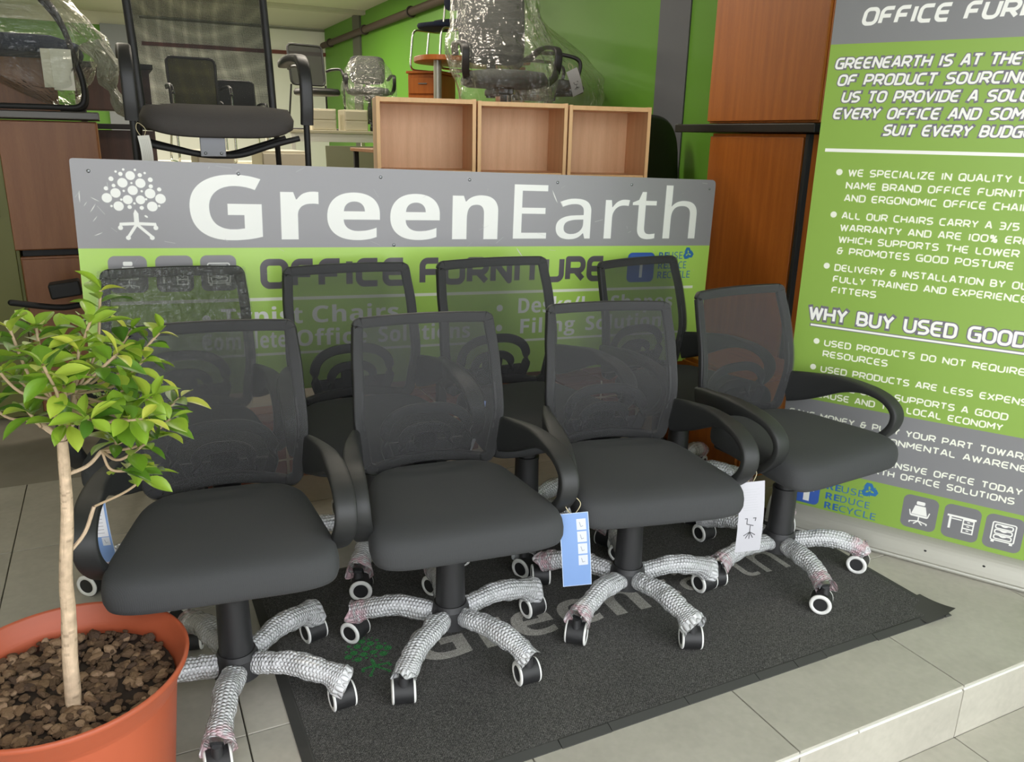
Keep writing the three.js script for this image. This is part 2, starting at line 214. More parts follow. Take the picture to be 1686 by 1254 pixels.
function recycleIcon(g, cx, cy, s, c) { g.save(); g.translate(cx, cy); g.fillStyle = c; for (let k = 0; k < 3; k++) { g.save(); g.rotate(k * Math.PI * 2 / 3); g.scale(s, s); g.beginPath(); g.moveTo(-.2, -.45); g.lineTo(.08, -.45); g.lineTo(.22, -.2); g.lineTo(.32, -.26); g.lineTo(.24, .04); g.lineTo(-.04, -.06); g.lineTo(.06, -.12); g.lineTo(-.03, -.28); g.lineTo(-.14, -.1); g.lineTo(-.32, -.22); g.closePath(); g.fill(); g.restore(); } g.restore(); }
function treeLogo(g, x, y, w, h, c) { // crown of discs on a five-star chair base
  g.save(); g.translate(x, y); g.scale(w, h); g.fillStyle = g.strokeStyle = c; const k = h / w;
  const D = [[.47, .1, .075], [.34, .2, .08], [.62, .2, .08], [.49, .3, .08], [.22, .34, .08], [.76, .34, .085], [.08, .41, .08], [.4, .43, .078], [.6, .43, .075], [.92, .41, .085], [.25, .52, .08], [.78, .52, .085], [.32, .08, .035], [.62, .09, .035], [.17, .15, .04], [.78, .15, .04], [.08, .28, .035], [.91, .28, .035], [.2, .24, .03], [.78, .24, .035], [.42, .53, .035], [.61, .54, .035], [.48, .2, .018], [.37, .02, .02], [.55, .02, .02], [.25, .05, .02], [.7, .06, .02], [.35, .31, .02], [.63, .31, .02], [.3, .43, .02], [.5, .48, .02], [.69, .42, .02], [.14, .52, .02], [.89, .51, .02]];
  for (const [a, b, r] of D) { g.beginPath(); g.ellipse(a, b, r, r / k, 0, 0, 7); g.fill(); }
  g.beginPath(); g.moveTo(.5, .56); g.lineTo(.55, .62); g.lineTo(.55, .74); g.lineTo(.47, .74); g.lineTo(.47, .62); g.fill();
  g.lineWidth = .045; g.lineCap = 'round'; const L = (...p) => { g.beginPath(); g.moveTo(p[0], p[1]); for (let i = 2; i < p.length; i += 2) g.lineTo(p[i], p[i + 1]); g.stroke(); };
  L(.51, .76, .26, .77, .25, .81); L(.51, .76, .8, .77, .81, .81); L(.51, .77, .37, .94); L(.51, .77, .73, .94);
  for (const [a, b] of [[.25, .82], [.81, .82], [.36, .96], [.74, .96]]) { g.beginPath(); g.ellipse(a, b, .04, .04 / k, 0, 0, 7); g.fill(); }
  g.beginPath(); g.ellipse(.67, .66, .03, .015, 0.5, 0, 7); g.fill(); g.restore();
}
function hatch(g, W, H, n, c, s) { g.strokeStyle = c; for (let i = 0; i < n; i++) { const x = hash(i, 1, s) * W, y = hash(i, 2, s) * H, l = 8 + hash(i, 3, s) * 40, a = hash(i, 4, s) * 3; g.lineWidth = .6 + hash(i, 5, s); g.globalAlpha = .25 + .5 * hash(i, 6, s); g.beginPath(); g.moveTo(x, y); g.lineTo(x + Math.cos(a) * l, y + Math.sin(a) * l * .5); g.stroke(); } g.globalAlpha = 1; }

// ---------------------------------------------------------------- long shop sign
{
  const W = 2.524, H = 0.8175, S = 800;
  const t = canvasTex(Math.round(W * S), Math.round(H * S), (g) => {
    g.scale(S, S); const dark = '#59545a', grey = '#929093', lime = '#b0d75e', wh = '#f3f3ee', blue = '#3d62b4';
    g.fillStyle = lime; g.fillRect(0, 0, W, H); g.fillStyle = grey; g.fillRect(0, 0, W, 0.2865);
    treeLogo(g, .083, .026, .192, .235, wh);
    fitText(g, 'Green', .347, 1.487, .257, 'bold #px sans-serif', .218, wh); fitText(g, 'Earth', 1.552, 2.437, .255, '#px sans-serif', .213, wh);
    for (const [x, f] of [[.083, chairIcon], [.228, deskIcon], [.371, cabinetIcon]]) { rrect(g, x, .312, .119, .125, .022, '#89878a'); f(g, x + .06, .378, .112, wh); }
    techno(g, 'OFFICE', .582, 1.098, .435, .108, .024, { color: dark, r: .2 }); techno(g, 'FURNITURE', 1.176, 1.978, .436, .108, .024, { color: dark, r: .2 });
    g.fillStyle = '#eef2dd'; g.fillRect(.083, .466, 2.37, .012); g.fillRect(.083, .672, 2.36, .01);
    for (const [b, r] of [[.565, .537], [.652, .62]]) { for (const x of [.41, 1.537]) { g.fillStyle = wh; g.beginPath(); g.arc(x - .03, r, .014, 0, 7); g.fill(); } }
    const bf = 'bold #px sans-serif'; fitText(g, 'Typist', .43, .715, .565, bf, .062, wh); fitText(g, 'Chairs', .75, 1.082, .565, bf, .062, wh); fitText(g, 'Complete', .36, .655, .653, bf, .06, wh); fitText(g, 'Office', .69, .955, .653, bf, .06, wh); fitText(g, 'Solutions', 1.0, 1.38, .653, bf, .06, wh);
    fitText(g, 'Desks/L', 1.59, 1.925, .561, bf, .062, wh); fitText(g, '-', 1.94, 1.98, .561, bf, .06, wh); fitText(g, 'Shapes', 2.03, 2.35, .561, bf, .06, wh); fitText(g, 'Filing', 1.603, 1.86, .647, bf, .06, wh); fitText(g, 'Solutions', 1.912, 2.35, .647, bf, .06, wh);
    rrect(g, 2.1, .316, .137, .128, .022, blue); fitText(g, 'T', 2.145, 2.195, .425, bf, .075, '#e9eef6'); rrect(g, 2.11, .325, .117, .03, .012, '#4d72c2'); 
    for (const [s1, s2, y] of [['RE', 'USE', .345], ['RE', 'DUCE', .388], ['RE', 'CYCLE', .43]]) { fitText(g, s1, 2.258, 2.306, y, bf, .031, '#3568a8'); fitText(g, s2, 2.308, 2.308 + s2.length * .0245, y, '#px sans-serif', .031, '#3f74ae'); }
    recycleIcon(g, 2.412, .322, .06, '#2f6fb0');
    // scuffs where paint has flaked: pale, with outlines of their own
    g.fillStyle = '#dcdad6'; for (const [x, y, l, a] of [[.05, .12, .03, .5], [.04, .135, .02, 2.2], [.045, .17, .035, -1], [.05, .2, .025, -.9], [.05, .245, .03, -.4], [.02, .1, .04, 1.6], [1.72, .06, .06, 1.1], [1.76, .1, .03, 1.1], [.42, .01, .012, 1.9], [1.57, .29, .05, .9], [2.35, .06, .008, .3], [2.38, .39, .008, .3]]) { g.save(); g.translate(x, y); g.rotate(a); g.beginPath(); g.moveTo(0, 0); g.quadraticCurveTo(l / 2, l * .12, l, 0); g.quadraticCurveTo(l / 2, -l * .05, 0, 0); g.fill(); g.restore(); }
    g.lineWidth = 1; g.save(); g.scale(1 / S, 1 / S); hatch(g, W * S, H * S, 70, '#c6c4c2', 4); g.restore();
  });
  const sign = thing('shop_sign', 'long grey and lime green sign board with large white lettering behind the chairs', 'sign', [0, 0, 0]);
  const yaw = -0.0421, roll = -0.0267, lean = 0.018, ux = V(Math.cos(yaw) * Math.cos(roll), Math.sin(roll), -Math.sin(yaw) * Math.cos(roll)), n0 = V(Math.sin(yaw), 0, Math.cos(yaw));
  const up = V(0, 0, 0).crossVectors(n0, ux).multiplyScalar(Math.cos(lean)).addScaledVector(n0, -Math.sin(lean)), nn = V(0, 0, 0).crossVectors(ux, up), o = V(-.1175, 1.3146, -3.0);
  const mid = o.clone().addScaledVector(ux, W / 2).addScaledVector(up, -H / 2);
  sign.position.set(mid.x, 0, mid.z);
  const board = new THREE.Group(), q = new THREE.Quaternion().setFromRotationMatrix(new THREE.Matrix4().makeBasis(ux, up, nn));
  const at = (m) => { m.position.set(0, mid.y, 0); m.quaternion.copy(q); return m; };
  const shape = new THREE.Shape(); const r = .012; shape.moveTo(-W / 2 + r, -H / 2); shape.lineTo(W / 2 - r, -H / 2); shape.quadraticCurveTo(W / 2, -H / 2, W / 2, -H / 2 + r); shape.lineTo(W / 2, H / 2 - r * 2); shape.quadraticCurveTo(W / 2, H / 2, W / 2 - r * 2, H / 2); shape.lineTo(-W / 2 + r, H / 2); shape.quadraticCurveTo(-W / 2, H / 2, -W / 2, H / 2 - r); shape.lineTo(-W / 2, -H / 2 + r); shape.quadraticCurveTo(-W / 2, -H / 2, -W / 2 + r, -H / 2);
  at(part('board', new THREE.ExtrudeGeometry(shape, { depth: .008, bevelEnabled: false }).translate(0, 0, -.0085), std('#cfccc8', .6), sign));
  const fg = new THREE.ShapeGeometry(shape, 4), p = fg.attributes.position, uv = fg.attributes.uv; for (let i = 0; i < p.count; i++) uv.setXY(i, p.getX(i) / W + .5, p.getY(i) / H + .5);
  at(part('printed_face', fg, new THREE.MeshPhysicalMaterial({ map: t, roughness: 0.33, bumpMap: blotch, bumpScale: 0.0015, clearcoat: .3, clearcoatRoughness: .2 }), sign));
  for (const [x, y] of [[-1.21, .37], [-.75, .375], [-.25, .378], [.1, .378], [.48, .378], [.83, .378], [1.23, .37], [-1.215, -.02], [-.2, .13]]) { const s = at(part('screw', new THREE.SphereGeometry(.006, 10, 6).scale(1, 1, .4), steel, sign)); s.position.add(V(0, 0, 0).addScaledVector(ux, x).addScaledVector(up, y).addScaledVector(nn, .001)); }
  for (const x of [-.95, 0, 1.08]) { const b = part('leg', merge([box(.035, .62, .035, 0, .31, -.035), box(.12, .03, .18, 0, .015, -.07)]), blackMatte, sign); const d = ux.clone().multiplyScalar(x); b.position.set(d.x, 0, d.z); b.rotation.y = yaw; }
}

// ---------------------------------------------------------------- roll-up banner
{
  const W = .85, H = 2.0, S = 1000;
  const t = canvasTex(W * S, H * S, (g) => {
    g.scale(S, S); const Y = (y) => 2.07 - y, grey = '#828284', wh = '#f4f4ee', ol = '#6f6a78';
    g.fillStyle = '#8aac48'; g.fillRect(0, 0, W, H);
    g.fillStyle = grey; g.fillRect(0, 0, W, Y(1.722)); g.fillRect(0, Y(.513), W, .513 - .252);
    techno(g, 'OFFICE FURNITURE', .09, prefixEnd('OFFICE FURNITURE', 'OFFICE FUR', .09, .513, .054, .0115), Y(1.774), .054, .0115, { color: wh, slant: .18 });
    const c = [['GREENEARTH IS AT THE FOREFRONT', 'GREENEARTH IS AT THE', .024, .547, 1.645], ['OF PRODUCT SOURCING ALLOWING', 'OF PRODUCT SOURCIN', .038, .547, 1.593], ['US TO PROVIDE A SOLUTION FOR', 'US TO PROVIDE A SOL', .058, .557, 1.541], ['EVERY OFFICE AND SOMETHING TO', 'EVERY OFFICE AND SO', .038, .545, 1.489], ['SUIT EVERY BUDGET', 'SUIT EVERY BUD', .2, .555, 1.438]];
    for (const [s, p, x, e, y] of c) technoOutlined(g, s, x, Math.min(.84, prefixEnd(s, p, x, e, .036, .007)), Y(y), .036, .007, ol, wh, .18);
    g.fillStyle = wh; g.fillRect(.025, Y(1.395), .8, .011);
    const L = (s, p, e, y, x = .11) => techno(g, s, x, Math.min(.835, prefixEnd(s, p, x, e, .0245, .0048)), Y(y), .0245, .0048, { color: '#f2f4e4' }), dot = (y) => { g.fillStyle = '#eef1e0'; g.beginPath(); g.arc(.081, Y(y), .0105, 0, 7); g.fill(); };
    for (const y of [1.319, 1.178, 1.002, .731, .635, .575]) dot(y);
    L('WE SPECIALIZE IN QUALITY USED', 'WE SPECIALIZE IN QUALITY', .583, 1.306, .112); L('NAME BRAND OFFICE FURNITURE', 'NAME BRAND OFFICE FURNIT', .623, 1.264); L('AND ERGONOMIC OFFICE CHAIRS', 'AND ERGONOMIC OFFICE CHA', .615, 1.223);
    L('ALL OUR CHAIRS CARRY A 3/5 YEAR', 'ALL OUR CHAIRS CARRY A 3/5', .628, 1.165); L('WARRANTY AND ARE 100% ERGONOMIC', 'WARRANTY AND ARE 100%', .577, 1.124); L('WHICH SUPPORTS THE LOWER BACK', 'WHICH SUPPORTS THE LOWER', .642, 1.084); L('& PROMOTES GOOD POSTURE', '& PROMOTES GOOD POSTURE', .634, 1.045);
    L('DELIVERY & INSTALLATION BY OUR', 'DELIVERY & INSTALLATION BY', .621, .987); L('FULLY TRAINED AND EXPERIENCED', 'FULLY TRAINED AND EXPERIENC', .667, .947); L('FITTERS', 'FITTERS', .253, .908);
    technoOutlined(g, 'WHY BUY USED GOODS?', .046, Math.min(.83, prefixEnd('WHY BUY USED GOODS?', 'WHY BUY USED GOO', .046, .666, .051, .0095)), Y(.805), .051, .0095, ol, wh); g.fillStyle = ol; g.fillRect(.05, Y(.794), .76, .012); g.fillStyle = wh; g.fillRect(.053, Y(.7915), .754, .007);
    L('USED PRODUCTS DO NOT REQUIRE NEW', 'USED PRODUCTS DO NOT', .555, .717); L('RESOURCES', 'RESOURCES', .323, .677); L('USED PRODUCTS ARE LESS EXPENSIVE', 'USED PRODUCTS ARE LESS', .592, .62); L('BUYING USED SUPPORTS A GOOD', 'BUYING USED SUPPORTS A GOOD', .702, .562); L('CAUSE AND THE LOCAL ECONOMY', 'CAUSE AND THE LOCAL ECONOMY', .694, .524);
    L('SAVE MONEY & PLAY YOUR PART TOWARDS', 'SAVE MONEY & PLAY YOUR PART', .621, .441, .02); L('ENVIRONMENTAL AWARENESS', 'ENVIRONMENTAL', .583, .4, .26); L('BUY AN INEXPENSIVE OFFICE TODAY', 'BUY AN INEXPENSIVE OFFICE TODAY', .785, .318, .12); L('GREENEARTH OFFICE SOLUTIONS', 'GREENEARTH OFFICE SOLUTIONS', .769, .281, .165);
    rrect(g, .045, Y(.235), .12, .13, .02, '#3d62b4'); g.fillStyle = wh; g.fillRect(.108, Y(.21), .022, .095); g.fillRect(.09, Y(.175), .055, .018); g.beginPath(); g.arc(.135, Y(.205), .022, Math.PI, Math.PI * 1.6); g.lineTo(.119, Y(.2)); g.fill();
    for (const [a, b, y] of [['RE', 'USE', .181], ['RE', 'DUCE', .142], ['RE', 'CYCLE', .104]]) { fitText(g, a, .187, .237, Y(y), 'bold #px sans-serif', .026, '#2e63a8'); fitText(g, b, .239, .239 + b.length * .0255, Y(y), '#px sans-serif', .026, '#3a6fa6'); }
    recycleIcon(g, .333, Y(.214), .062, '#2f6fa8');
    for (const [x, f] of [[.447, chairIcon], [.577, deskIcon], [.703, cabinetIcon]]) { rrect(g, x, Y(.236), .112, .124, .022, '#77777a'); f(g, x + .056, Y(.173), .105, wh); }
  });
  const turn = -Math.atan2(.8638, .5039), b = thing('rollup_banner', 'tall lime green and grey roll-up banner with white lettering about used furniture', 'banner', [2.3113 + .4 * .5039 - .09 * -.8638 - .0, 0, -1.8021 + .4 * .8638 - .09 * .5039], turn);
  // local x runs along the banner to its near end, local z faces the room
  b.position.set(2.3113 + .09 * .5039, 0, -1.8021 + .09 * .8638);
  const prof = new THREE.Shape(); prof.moveTo(0, 0.004); prof.lineTo(.004, .022); prof.quadraticCurveTo(-.012, .085, -.045, .095); prof.lineTo(-.13, .095); prof.quadraticCurveTo(-.16, .09, -.165, .004); prof.lineTo(0, .004);
  const eg = new THREE.ExtrudeGeometry(prof, { depth: .87, bevelEnabled: true, bevelSize: .002, bevelThickness: .003, bevelSegments: 2, curveSegments: 8 }); eg.rotateY(-Math.PI / 2); // profile x -> z, extrusion -> -x
  eg.scale(1, 1, 1); eg.translate(.435, 0, 0);
  part('base_cassette', eg, std('#a9a79c', .42, { metalness: .35 }), b);
  part('front_lip', rbox(.872, .01, .012, .004, 0, .012, .002), std('#c0bfb6', .4, { metalness: .3 }), b);
  const face = grid(24, 40, (u, v) => V(-.425 + .85 * u, .07 + 2.0 * v, -.041 + .004 * Math.sin(u * 3.14) * Math.sin(v * 3)), null);
  part('printed_sheet', face, new THREE.MeshPhysicalMaterial({ map: t, roughness: .42, clearcoat: .15, clearcoatRoughness: .4, side: THREE.DoubleSide }), b);
  part('top_rail', rbox(.86, .03, .018, .006, 0, 2.075, -.045), steel, b);
  part('pole', cyl(.01, .01, 2.0, 0, 1.08, -.075, 14), steel, b);
  for (const x of [-.28, .28]) part('foot', rbox(.03, .008, .2, .003, x, .005, -.12), steel, b);
  for (const x of [.12, .3]) part('screw', new THREE.SphereGeometry(.005, 8, 6).scale(1, .6, 1).translate(x, .055, -.006), blackMatte, b);
}

// ---------------------------------------------------------------- logo mat
{
  const x0 = .253, x1 = 2.226, z0 = -2.41, z1 = -1.366, W = x1 - x0, D = z1 - z0, S = 1000;
  const t = canvasTex(Math.round(W * S), Math.round(D * S), (g, w, h) => {
    g.fillStyle = '#4b4a47'; g.fillRect(0, 0, w, h);
    const draw = () => { g.save(); g.scale(S, S); g.translate(.05, 0); g.rotate(.028); g.translate(-.05, 0); treeLogo(g, .2, .415, .135, .185, '#2f7d3e'); fitText(g, 'Green', .385, 1.145, .6, 'bold #px sans-serif', .172, '#a3a098'); fitText(g, 'Earth', 1.185, 1.735, .57, '#px sans-serif', .168, '#a3a098'); g.restore(); };
    draw();
    const im = g.getImageData(0, 0, w, h), d = im.data; // carpet ribs and flecks of fibre
    for (let y = 0; y < h; y++) for (let x = 0; x < w; x++) { const o = (y * w + x) * 4, k = (hash(x >> 1, y >> 1, 3) - .5) * 60 + ((x + y) % 7 < 3 ? 5 : -6) + (hash(x >> 1, y >> 1, 8) > .97 ? 34 : 0) + (fbm(x / w, y / h, 5, 4, 15, 3) - .5) * 18; d[o] += k; d[o + 1] += k; d[o + 2] += k * .95; }
    g.putImageData(im, 0, 0);
  });
  const m = thing('logo_mat', 'dark grey carpet mat with pale lettering and green tree logo under the front chairs', 'mat', [(x0 + x1) / 2, 0, (z0 + z1) / 2]);
  const b = .028, pile = grid(80, 50, (u, v) => { const x = lerp(-W / 2 + b, W / 2 - b, u), z = lerp(D / 2 - b, -D / 2 + b, v); return V(x, .009 + .0012 * vnoise(x * 9, z * 9, 2), z); }, (u, v, p) => [p.x / W + .5, .5 - p.z / D]);
  part('carpet_pile', pile, new THREE.MeshStandardMaterial({ map: t, roughness: .97, bumpMap: dataTex(256, 256, (u, v, x, y) => hash(x, y, 9) * .6 + (((x + y) % 6) < 3 ? .3 : 0), false, 10, 6), bumpScale: .0025 }), m);
  // bevelled rubber border, its front edge torn and cut back in places
  const rubber = new THREE.MeshStandardMaterial({ color: '#3c3c39', roughness: .75, bumpMap: blotch, bumpScale: .003 });
  const strip = (len, fn) => { const s = new THREE.Shape(); s.moveTo(0, 0); s.lineTo(b, 0); s.lineTo(b, .0085); s.lineTo(b - .006, .009); s.lineTo(0, .0025); s.lineTo(0, 0); return new THREE.ExtrudeGeometry(s, { depth: len, bevelEnabled: false }).translate(0, 0, -len / 2); };
  part('rubber_border', strip(D).translate(-W / 2, .0005, 0), rubber, m); part('rubber_border', strip(D).rotateY(Math.PI).translate(W / 2, .0005, 0), rubber, m);
  part('rubber_border', strip(W - 2 * b).rotateY(-Math.PI / 2).translate(0, .0005, -D / 2), rubber, m);
  let x = -W / 2; while (x < W / 2 - .01) { const l = Math.min(rr(.08, .3), W / 2 - x); part('rubber_border', strip(l - .002).rotateY(Math.PI / 2).scale(1, 1, 1 - rr(0, .004)).translate(x + l / 2, .0005, D / 2 - rr(0, .004)), rubber, m); x += l; }
  // lifted corner
  part('lifted_corner', grid(8, 8, (u, v) => V(W / 2 - .12 + .125 * u, .009 + .02 * (u * v) ** 2, D / 2 - .12 + .125 * v), null), std('#454440', .85, { side: THREE.DoubleSide }), m);
}

// ---------------------------------------------------------------- mesh task chairs
const half = (t) => { const k = [[0, .188], [.12, .206], [.4, .223], [.7, .218], [1, .208]]; for (let i = 1; i < k.length; i++) if (t <= k[i][0]) return lerp(k[i - 1][1], k[i][1], sstep((t - k[i - 1][0]) / (k[i][0] - k[i - 1][0]))); return .207; };
const zBack = (t) => { const k = [[0, -.262], [.28, -.238], [.5, -.243], [.75, -.275], [1, -.318]]; for (let i = 1; i < k.length; i++) if (t <= k[i][0]) return lerp(k[i - 1][1], k[i][1], (t - k[i - 1][0]) / (k[i][0] - k[i - 1][0])); return -.318; };
const zb = (t) => { let a = 0; for (let i = -2; i <= 2; i++) a += zBack(clamp(t + i * .05)); return a / 5; };
const backP = (s, t, off = 0) => V(s * half(clamp(t)), .462 + .442 * t - .024 * s * s * (1 - t), zb(clamp(t)) + .03 * s * s + off);
const sq = (a, n) => { const c = Math.cos(a), s = Math.sin(a); return [Math.sign(c) * Math.abs(c) ** (2 / n), Math.sign(s) * Math.abs(s) ** (2 / n)]; };
// outline of the backrest: nearly square upper corners, rounder lower ones
const rim = (() => { const P = [], rt = .055, rb = .12, arc = (cx, cy, r, a0) => { for (let i = 0; i <= 8; i++) { const a = a0 + i / 8 * Math.PI / 2; P.push([cx + Math.cos(a) * r, cy + Math.sin(a) * r]); } }, run = (x0, y0, x1, y1, n) => { for (let i = 1; i < n; i++) P.push([lerp(x0, x1, i / n), lerp(y0, y1, i / n)]); };
  run(1, -1 + rb, 1, 1 - rt, 12); arc(1 - rt, 1 - rt, rt, 0); run(1 - rt, 1, -1 + rt, 1, 10); arc(-1 + rt, 1 - rt, rt, Math.PI / 2); run(-1, 1 - rt, -1, -1 + rb, 12); arc(-1 + rb, -1 + rb, rb, Math.PI); run(-1 + rb, -1, 1 - rb, -1, 10); arc(1 - rb, -1 + rb, rb, -Math.PI / 2); return P; })();
const loop = (k, off) => rim.map(([u, v]) => backP(u * (1 - k / .21), clamp((v * (1 - k / .2175) + 1) / 2), off));
const b4 = (u) => (u > .5 ? 7 : 4.2);   // u above one half is the front edge of the seat
const CH = {};
CH.seat = (() => {
  const prof = [[0, .489], [.4, .4885], [.7, .487], [.86, .484], [.93, .479], [.965, .472], [.988, .461], [1, .444], [1, .425], [.985, .411], [.95, .403], [.88, .4], [0, .4]], N = 72;
  return grid(N, prof.length - 1, (u, v) => { const [k, y] = prof[Math.round(v * (prof.length - 1))], [a, b] = sq(-u * Math.PI * 2, b4(u)), z = b * .245 * k, x = a * (.226 + .039 * b) * k; const f = clamp((z - .13) / .115); return V(x, y - .014 * f * f - .012 * clamp((-z - .13) / .11), z + .005); }, (u, v, p) => [p.x, p.z], true);
})();
CH.pan = merge([rbox(.36, .018, .34, .008, 0, .398, 0), rbox(.13, .05, .24, .012, 0, .366, -.02), rbox(.02, .02, .2, .006, .15, .375, .02)]);
CH.frame = sweep(loop(.015, -.004), () => .032, () => .02, (t, p) => V(-p.x, -(p.y - .69), 0), 200, true, 14);
const NR = rim.length; CH.net = grid(NR, 10, (u, v) => { const [a, b] = rim[Math.round(u * NR) % NR]; return backP(a * v * .985, clamp((b * v * .985 + 1) / 2), .008); }, (u, v, p) => [p.x, p.y], true);
const arch = (w, h, y0, off) => [[-w * .94, y0], [-w, y0 + h * .45], [-w * .86, y0 + h * .82], [-w * .5, y0 + h], [0, y0 + h * 1.03], [w * .5, y0 + h], [w * .86, y0 + h * .82], [w, y0 + h * .45], [w * .94, y0]].map(([s, t]) => backP(s, t, off));
CH.lumbar = merge([sweep(arch(.62, .33, .03, -.03), () => .032, () => .012, () => V(0, 0, 1).cross(V(1, 0, 0)).lengthSq() ? V(0, 1, .01) : V(0, 1, 0), 48), sweep(arch(.36, .2, .03, -.026), () => .03, () => .01, () => V(0, 1, .01), 40), rbox(.24, .04, .014, .005, 0, .5, -.285)]);
CH.bracket = sweep([[0, .365, -.06], [0, .362, -.2], [0, .385, -.285], [0, .47, -.292], [0, .56, -.275]], () => .075, () => .02, () => V(1, 0, 0), 30);
const armPath = (s) => [[s * .213, .54, -.222], [s * .238, .564, -.13], [s * .257, .592, -.03], [s * .266, .6, .06], [s * .27, .586, .135], [s * .271, .55, .178], [s * .267, .5, .175], [s * .256, .448, .13], [s * .235, .412, .072], [s * .2, .402, .045]];
const armGeo = (s) => sweep(armPath(s), (t) => lerp(.026, .052, sstep(t / .35)) - .012 * sstep((t - .8) / .2), (t) => t < .4 ? lerp(.11, .026, sstep(t / .38)) : .024, () => V(1, 0, 0), 60);
CH.arms = [armGeo(-1), armGeo(1)];
CH.column = merge([cyl(.039, .043, .175, 0, .19, 0, 36), cyl(.033, .033, .14, 0, .325, 0, 30), cyl(.0405, .0405, .01, 0, .281, 0, 36)]);
CH.hub = merge([cyl(.053, .06, .05, 0, .098, 0, 36), cyl(.046, .053, .018, 0, .13, 0, 36)]);
const legPath = [[0, .1, .035], [0, .112, .1], [0, .114, .17], [0, .1, .235], [0, .082, .278]];
CH.core = sweep(legPath, (t) => lerp(.042, .032, t), () => .03, () => V(1, 0, 0), 20);
CH.wraps = [0, 1, 2, 3, 4, 5].map((k) => {
  const c = curve(legPath.map(([x, y, z]) => V(x, y, z + .004))), n = 44, N = 26, pink = k % 3 !== 2 ? .66 + .08 * (k % 2) : 2;
  const g = grid(N, n, (u, v) => { const p = c.getPoint(v), T = c.getTangent(v), S = V(1, 0, 0), B = V(0, 0, 0).crossVectors(T, S), a = u * 2 * Math.PI, rg = .0302 + .009 * Math.max(0, v - .75) * 4 * (k % 2 ? 1 : .4) - .006 * sstep((.1 - v) / .1), w = rg * (1 + .3 * (vnoise(u * 5, v * 5, k, 5) - .5) + .16 * (vnoise(u * 9, v * 17, k + 3, 9) - .5) + .1 * (vnoise(u * 20, v * 40, k + 7, 20) - .5)); return p.addScaledVector(S, Math.cos(a) * w).addScaledVector(B, Math.sin(a) * w * .95).addScaledVector(T, v > .97 ? .03 * (vnoise(u * 7, 3, k, 7) - .35) : 0); }, (u, v) => [v * .27 / .036, 4 * u], true);
  const col = []; const p = g.attributes.position; for (let j = 0; j <= n; j++) for (let i = 0; i <= N; i++) { const v = j / n, q = sstep((v - pink) / .15) * sstep((vnoise(i * .7, j * .9, k + 20) - .25) / .35); col.push(1, lerp(1, .55, q * .75), lerp(1, .62, q * .75)); }
  g.setAttribute('color', new THREE.Float32BufferAttribute(col, 3)); return g;
});
CH.caster = merge([cyl(.0325, .0325, .05, 0, 0, 0, 32).rotateZ(Math.PI / 2), cyl(.021, .021, .058, 0, 0, 0, 24).rotateZ(Math.PI / 2), cyl(.011, .016, .03, 0, .034, .008, 14)].map((g) => g.translate(0, .0335, -.008)));
CH.rims = merge([-1, 1].flatMap((s) => [new THREE.TorusGeometry(.0268, .0066, 8, 32).rotateY(Math.PI / 2).scale(.7, 1, 1).translate(s * .0265, .0335, -.008)]));
const chairs = {};
function taskChair(key, label, x, z, o = {}) {
  const s = o.scale || 1, g = thing('task_chair', label, 'chair', [x, o.y || 0, z], 0, 'black mesh task chairs'); g.scale.setScalar(s); chairs[key] = g;
  const dh = o.dh || 0, turn = o.yaw || 0, pivot = (m, dy = dh) => { m.rotation.y = turn; m.position.y = dy; return m; };
  pivot(part('seat', CH.seat, fabricBlack, g)); pivot(part('seat_mechanism', CH.pan, blackMatte, g));
  pivot(part('backrest_frame', CH.frame, blackPlastic, g)); pivot(part('backrest_mesh', CH.net, meshFabric, g)); pivot(part('lumbar_support', CH.lumbar, blackPlastic, g)); pivot(part('back_bracket', CH.bracket, blackMatte, g));
  for (const a of CH.arms) pivot(part('armrest', a, armPlastic, g));
  pivot(part('gas_column', CH.column, blackPlastic, g), dh * .6); part('base_hub', CH.hub, blackPlastic, g);
  for (let k = 0; k < 5; k++) {
    const leg = part('leg', CH.core, chrome, g); leg.rotation.y = (o.base || 0) + k * Math.PI * 2 / 5;
    part('bubble_wrap', CH.wraps[Math.floor(rnd() * 6)], bubbleWrap, leg);
    const sw = o.swivel?.[k] ?? rr(0, 6.28), cp = V(0, 0, .282);
    for (const [n, ge, m] of [['caster', CH.caster, blackPlastic], ['caster_rim', CH.rims, whitePlastic]]) { const c = part(n, ge, m, leg); c.position.copy(cp); c.rotation.y = sw; }
  }
  if (o.cover) pivot(part('plastic_cover', grid(NR, 8, (u, v) => { const [a, b] = rim[Math.round(u * NR) % NR]; return backP(a * v * 1.02, clamp((b * v * 1.02 + 1) / 2), .02 + .006 * Math.sin(u * 40 + v * 9)); }, (u, v, p) => [p.x * 3, p.y * 3], true), film, g));
  return g;
}
const R = Math.PI / 180, MT = .0095;
taskChair('c1', 'front row mesh task chair beside the potted tree, nearest the terracotta pot', .157, -1.885, { yaw: -7.5 * R, base: 55 * R, y: .002, dh: .024, swivel: [-.9, 1.2, -.6, 2, .3] });
taskChair('c2', 'front row mesh task chair on the mat right beside its printed tree logo', .735, -1.863, { yaw: -6.5 * R, base: 25.5 * R, y: MT, swivel: [-.5, 1.6, .6, -.4, .55] });
taskChair('c3', 'front row mesh task chair with a blue card hanging from its arm', 1.315, -1.833, { yaw: -12 * R, base: 8 * R, y: MT, swivel: [-.6, -1.3, 1, 2, .4] });
taskChair('c4', 'raised mesh task chair in front of the roll-up banner, white card on its arm', 1.922, -1.818, { yaw: 5 * R, base: -13 * R, y: MT, dh: .02, swivel: [.9, -.5, .4, -.3, 1.3] });
taskChair('b1', 'back row mesh task chair with clear plastic over its back, behind the potted tree', .12, -2.6, { yaw: -6 * R, base: -14 * R, scale: 1.08, dh: -.01, cover: true });
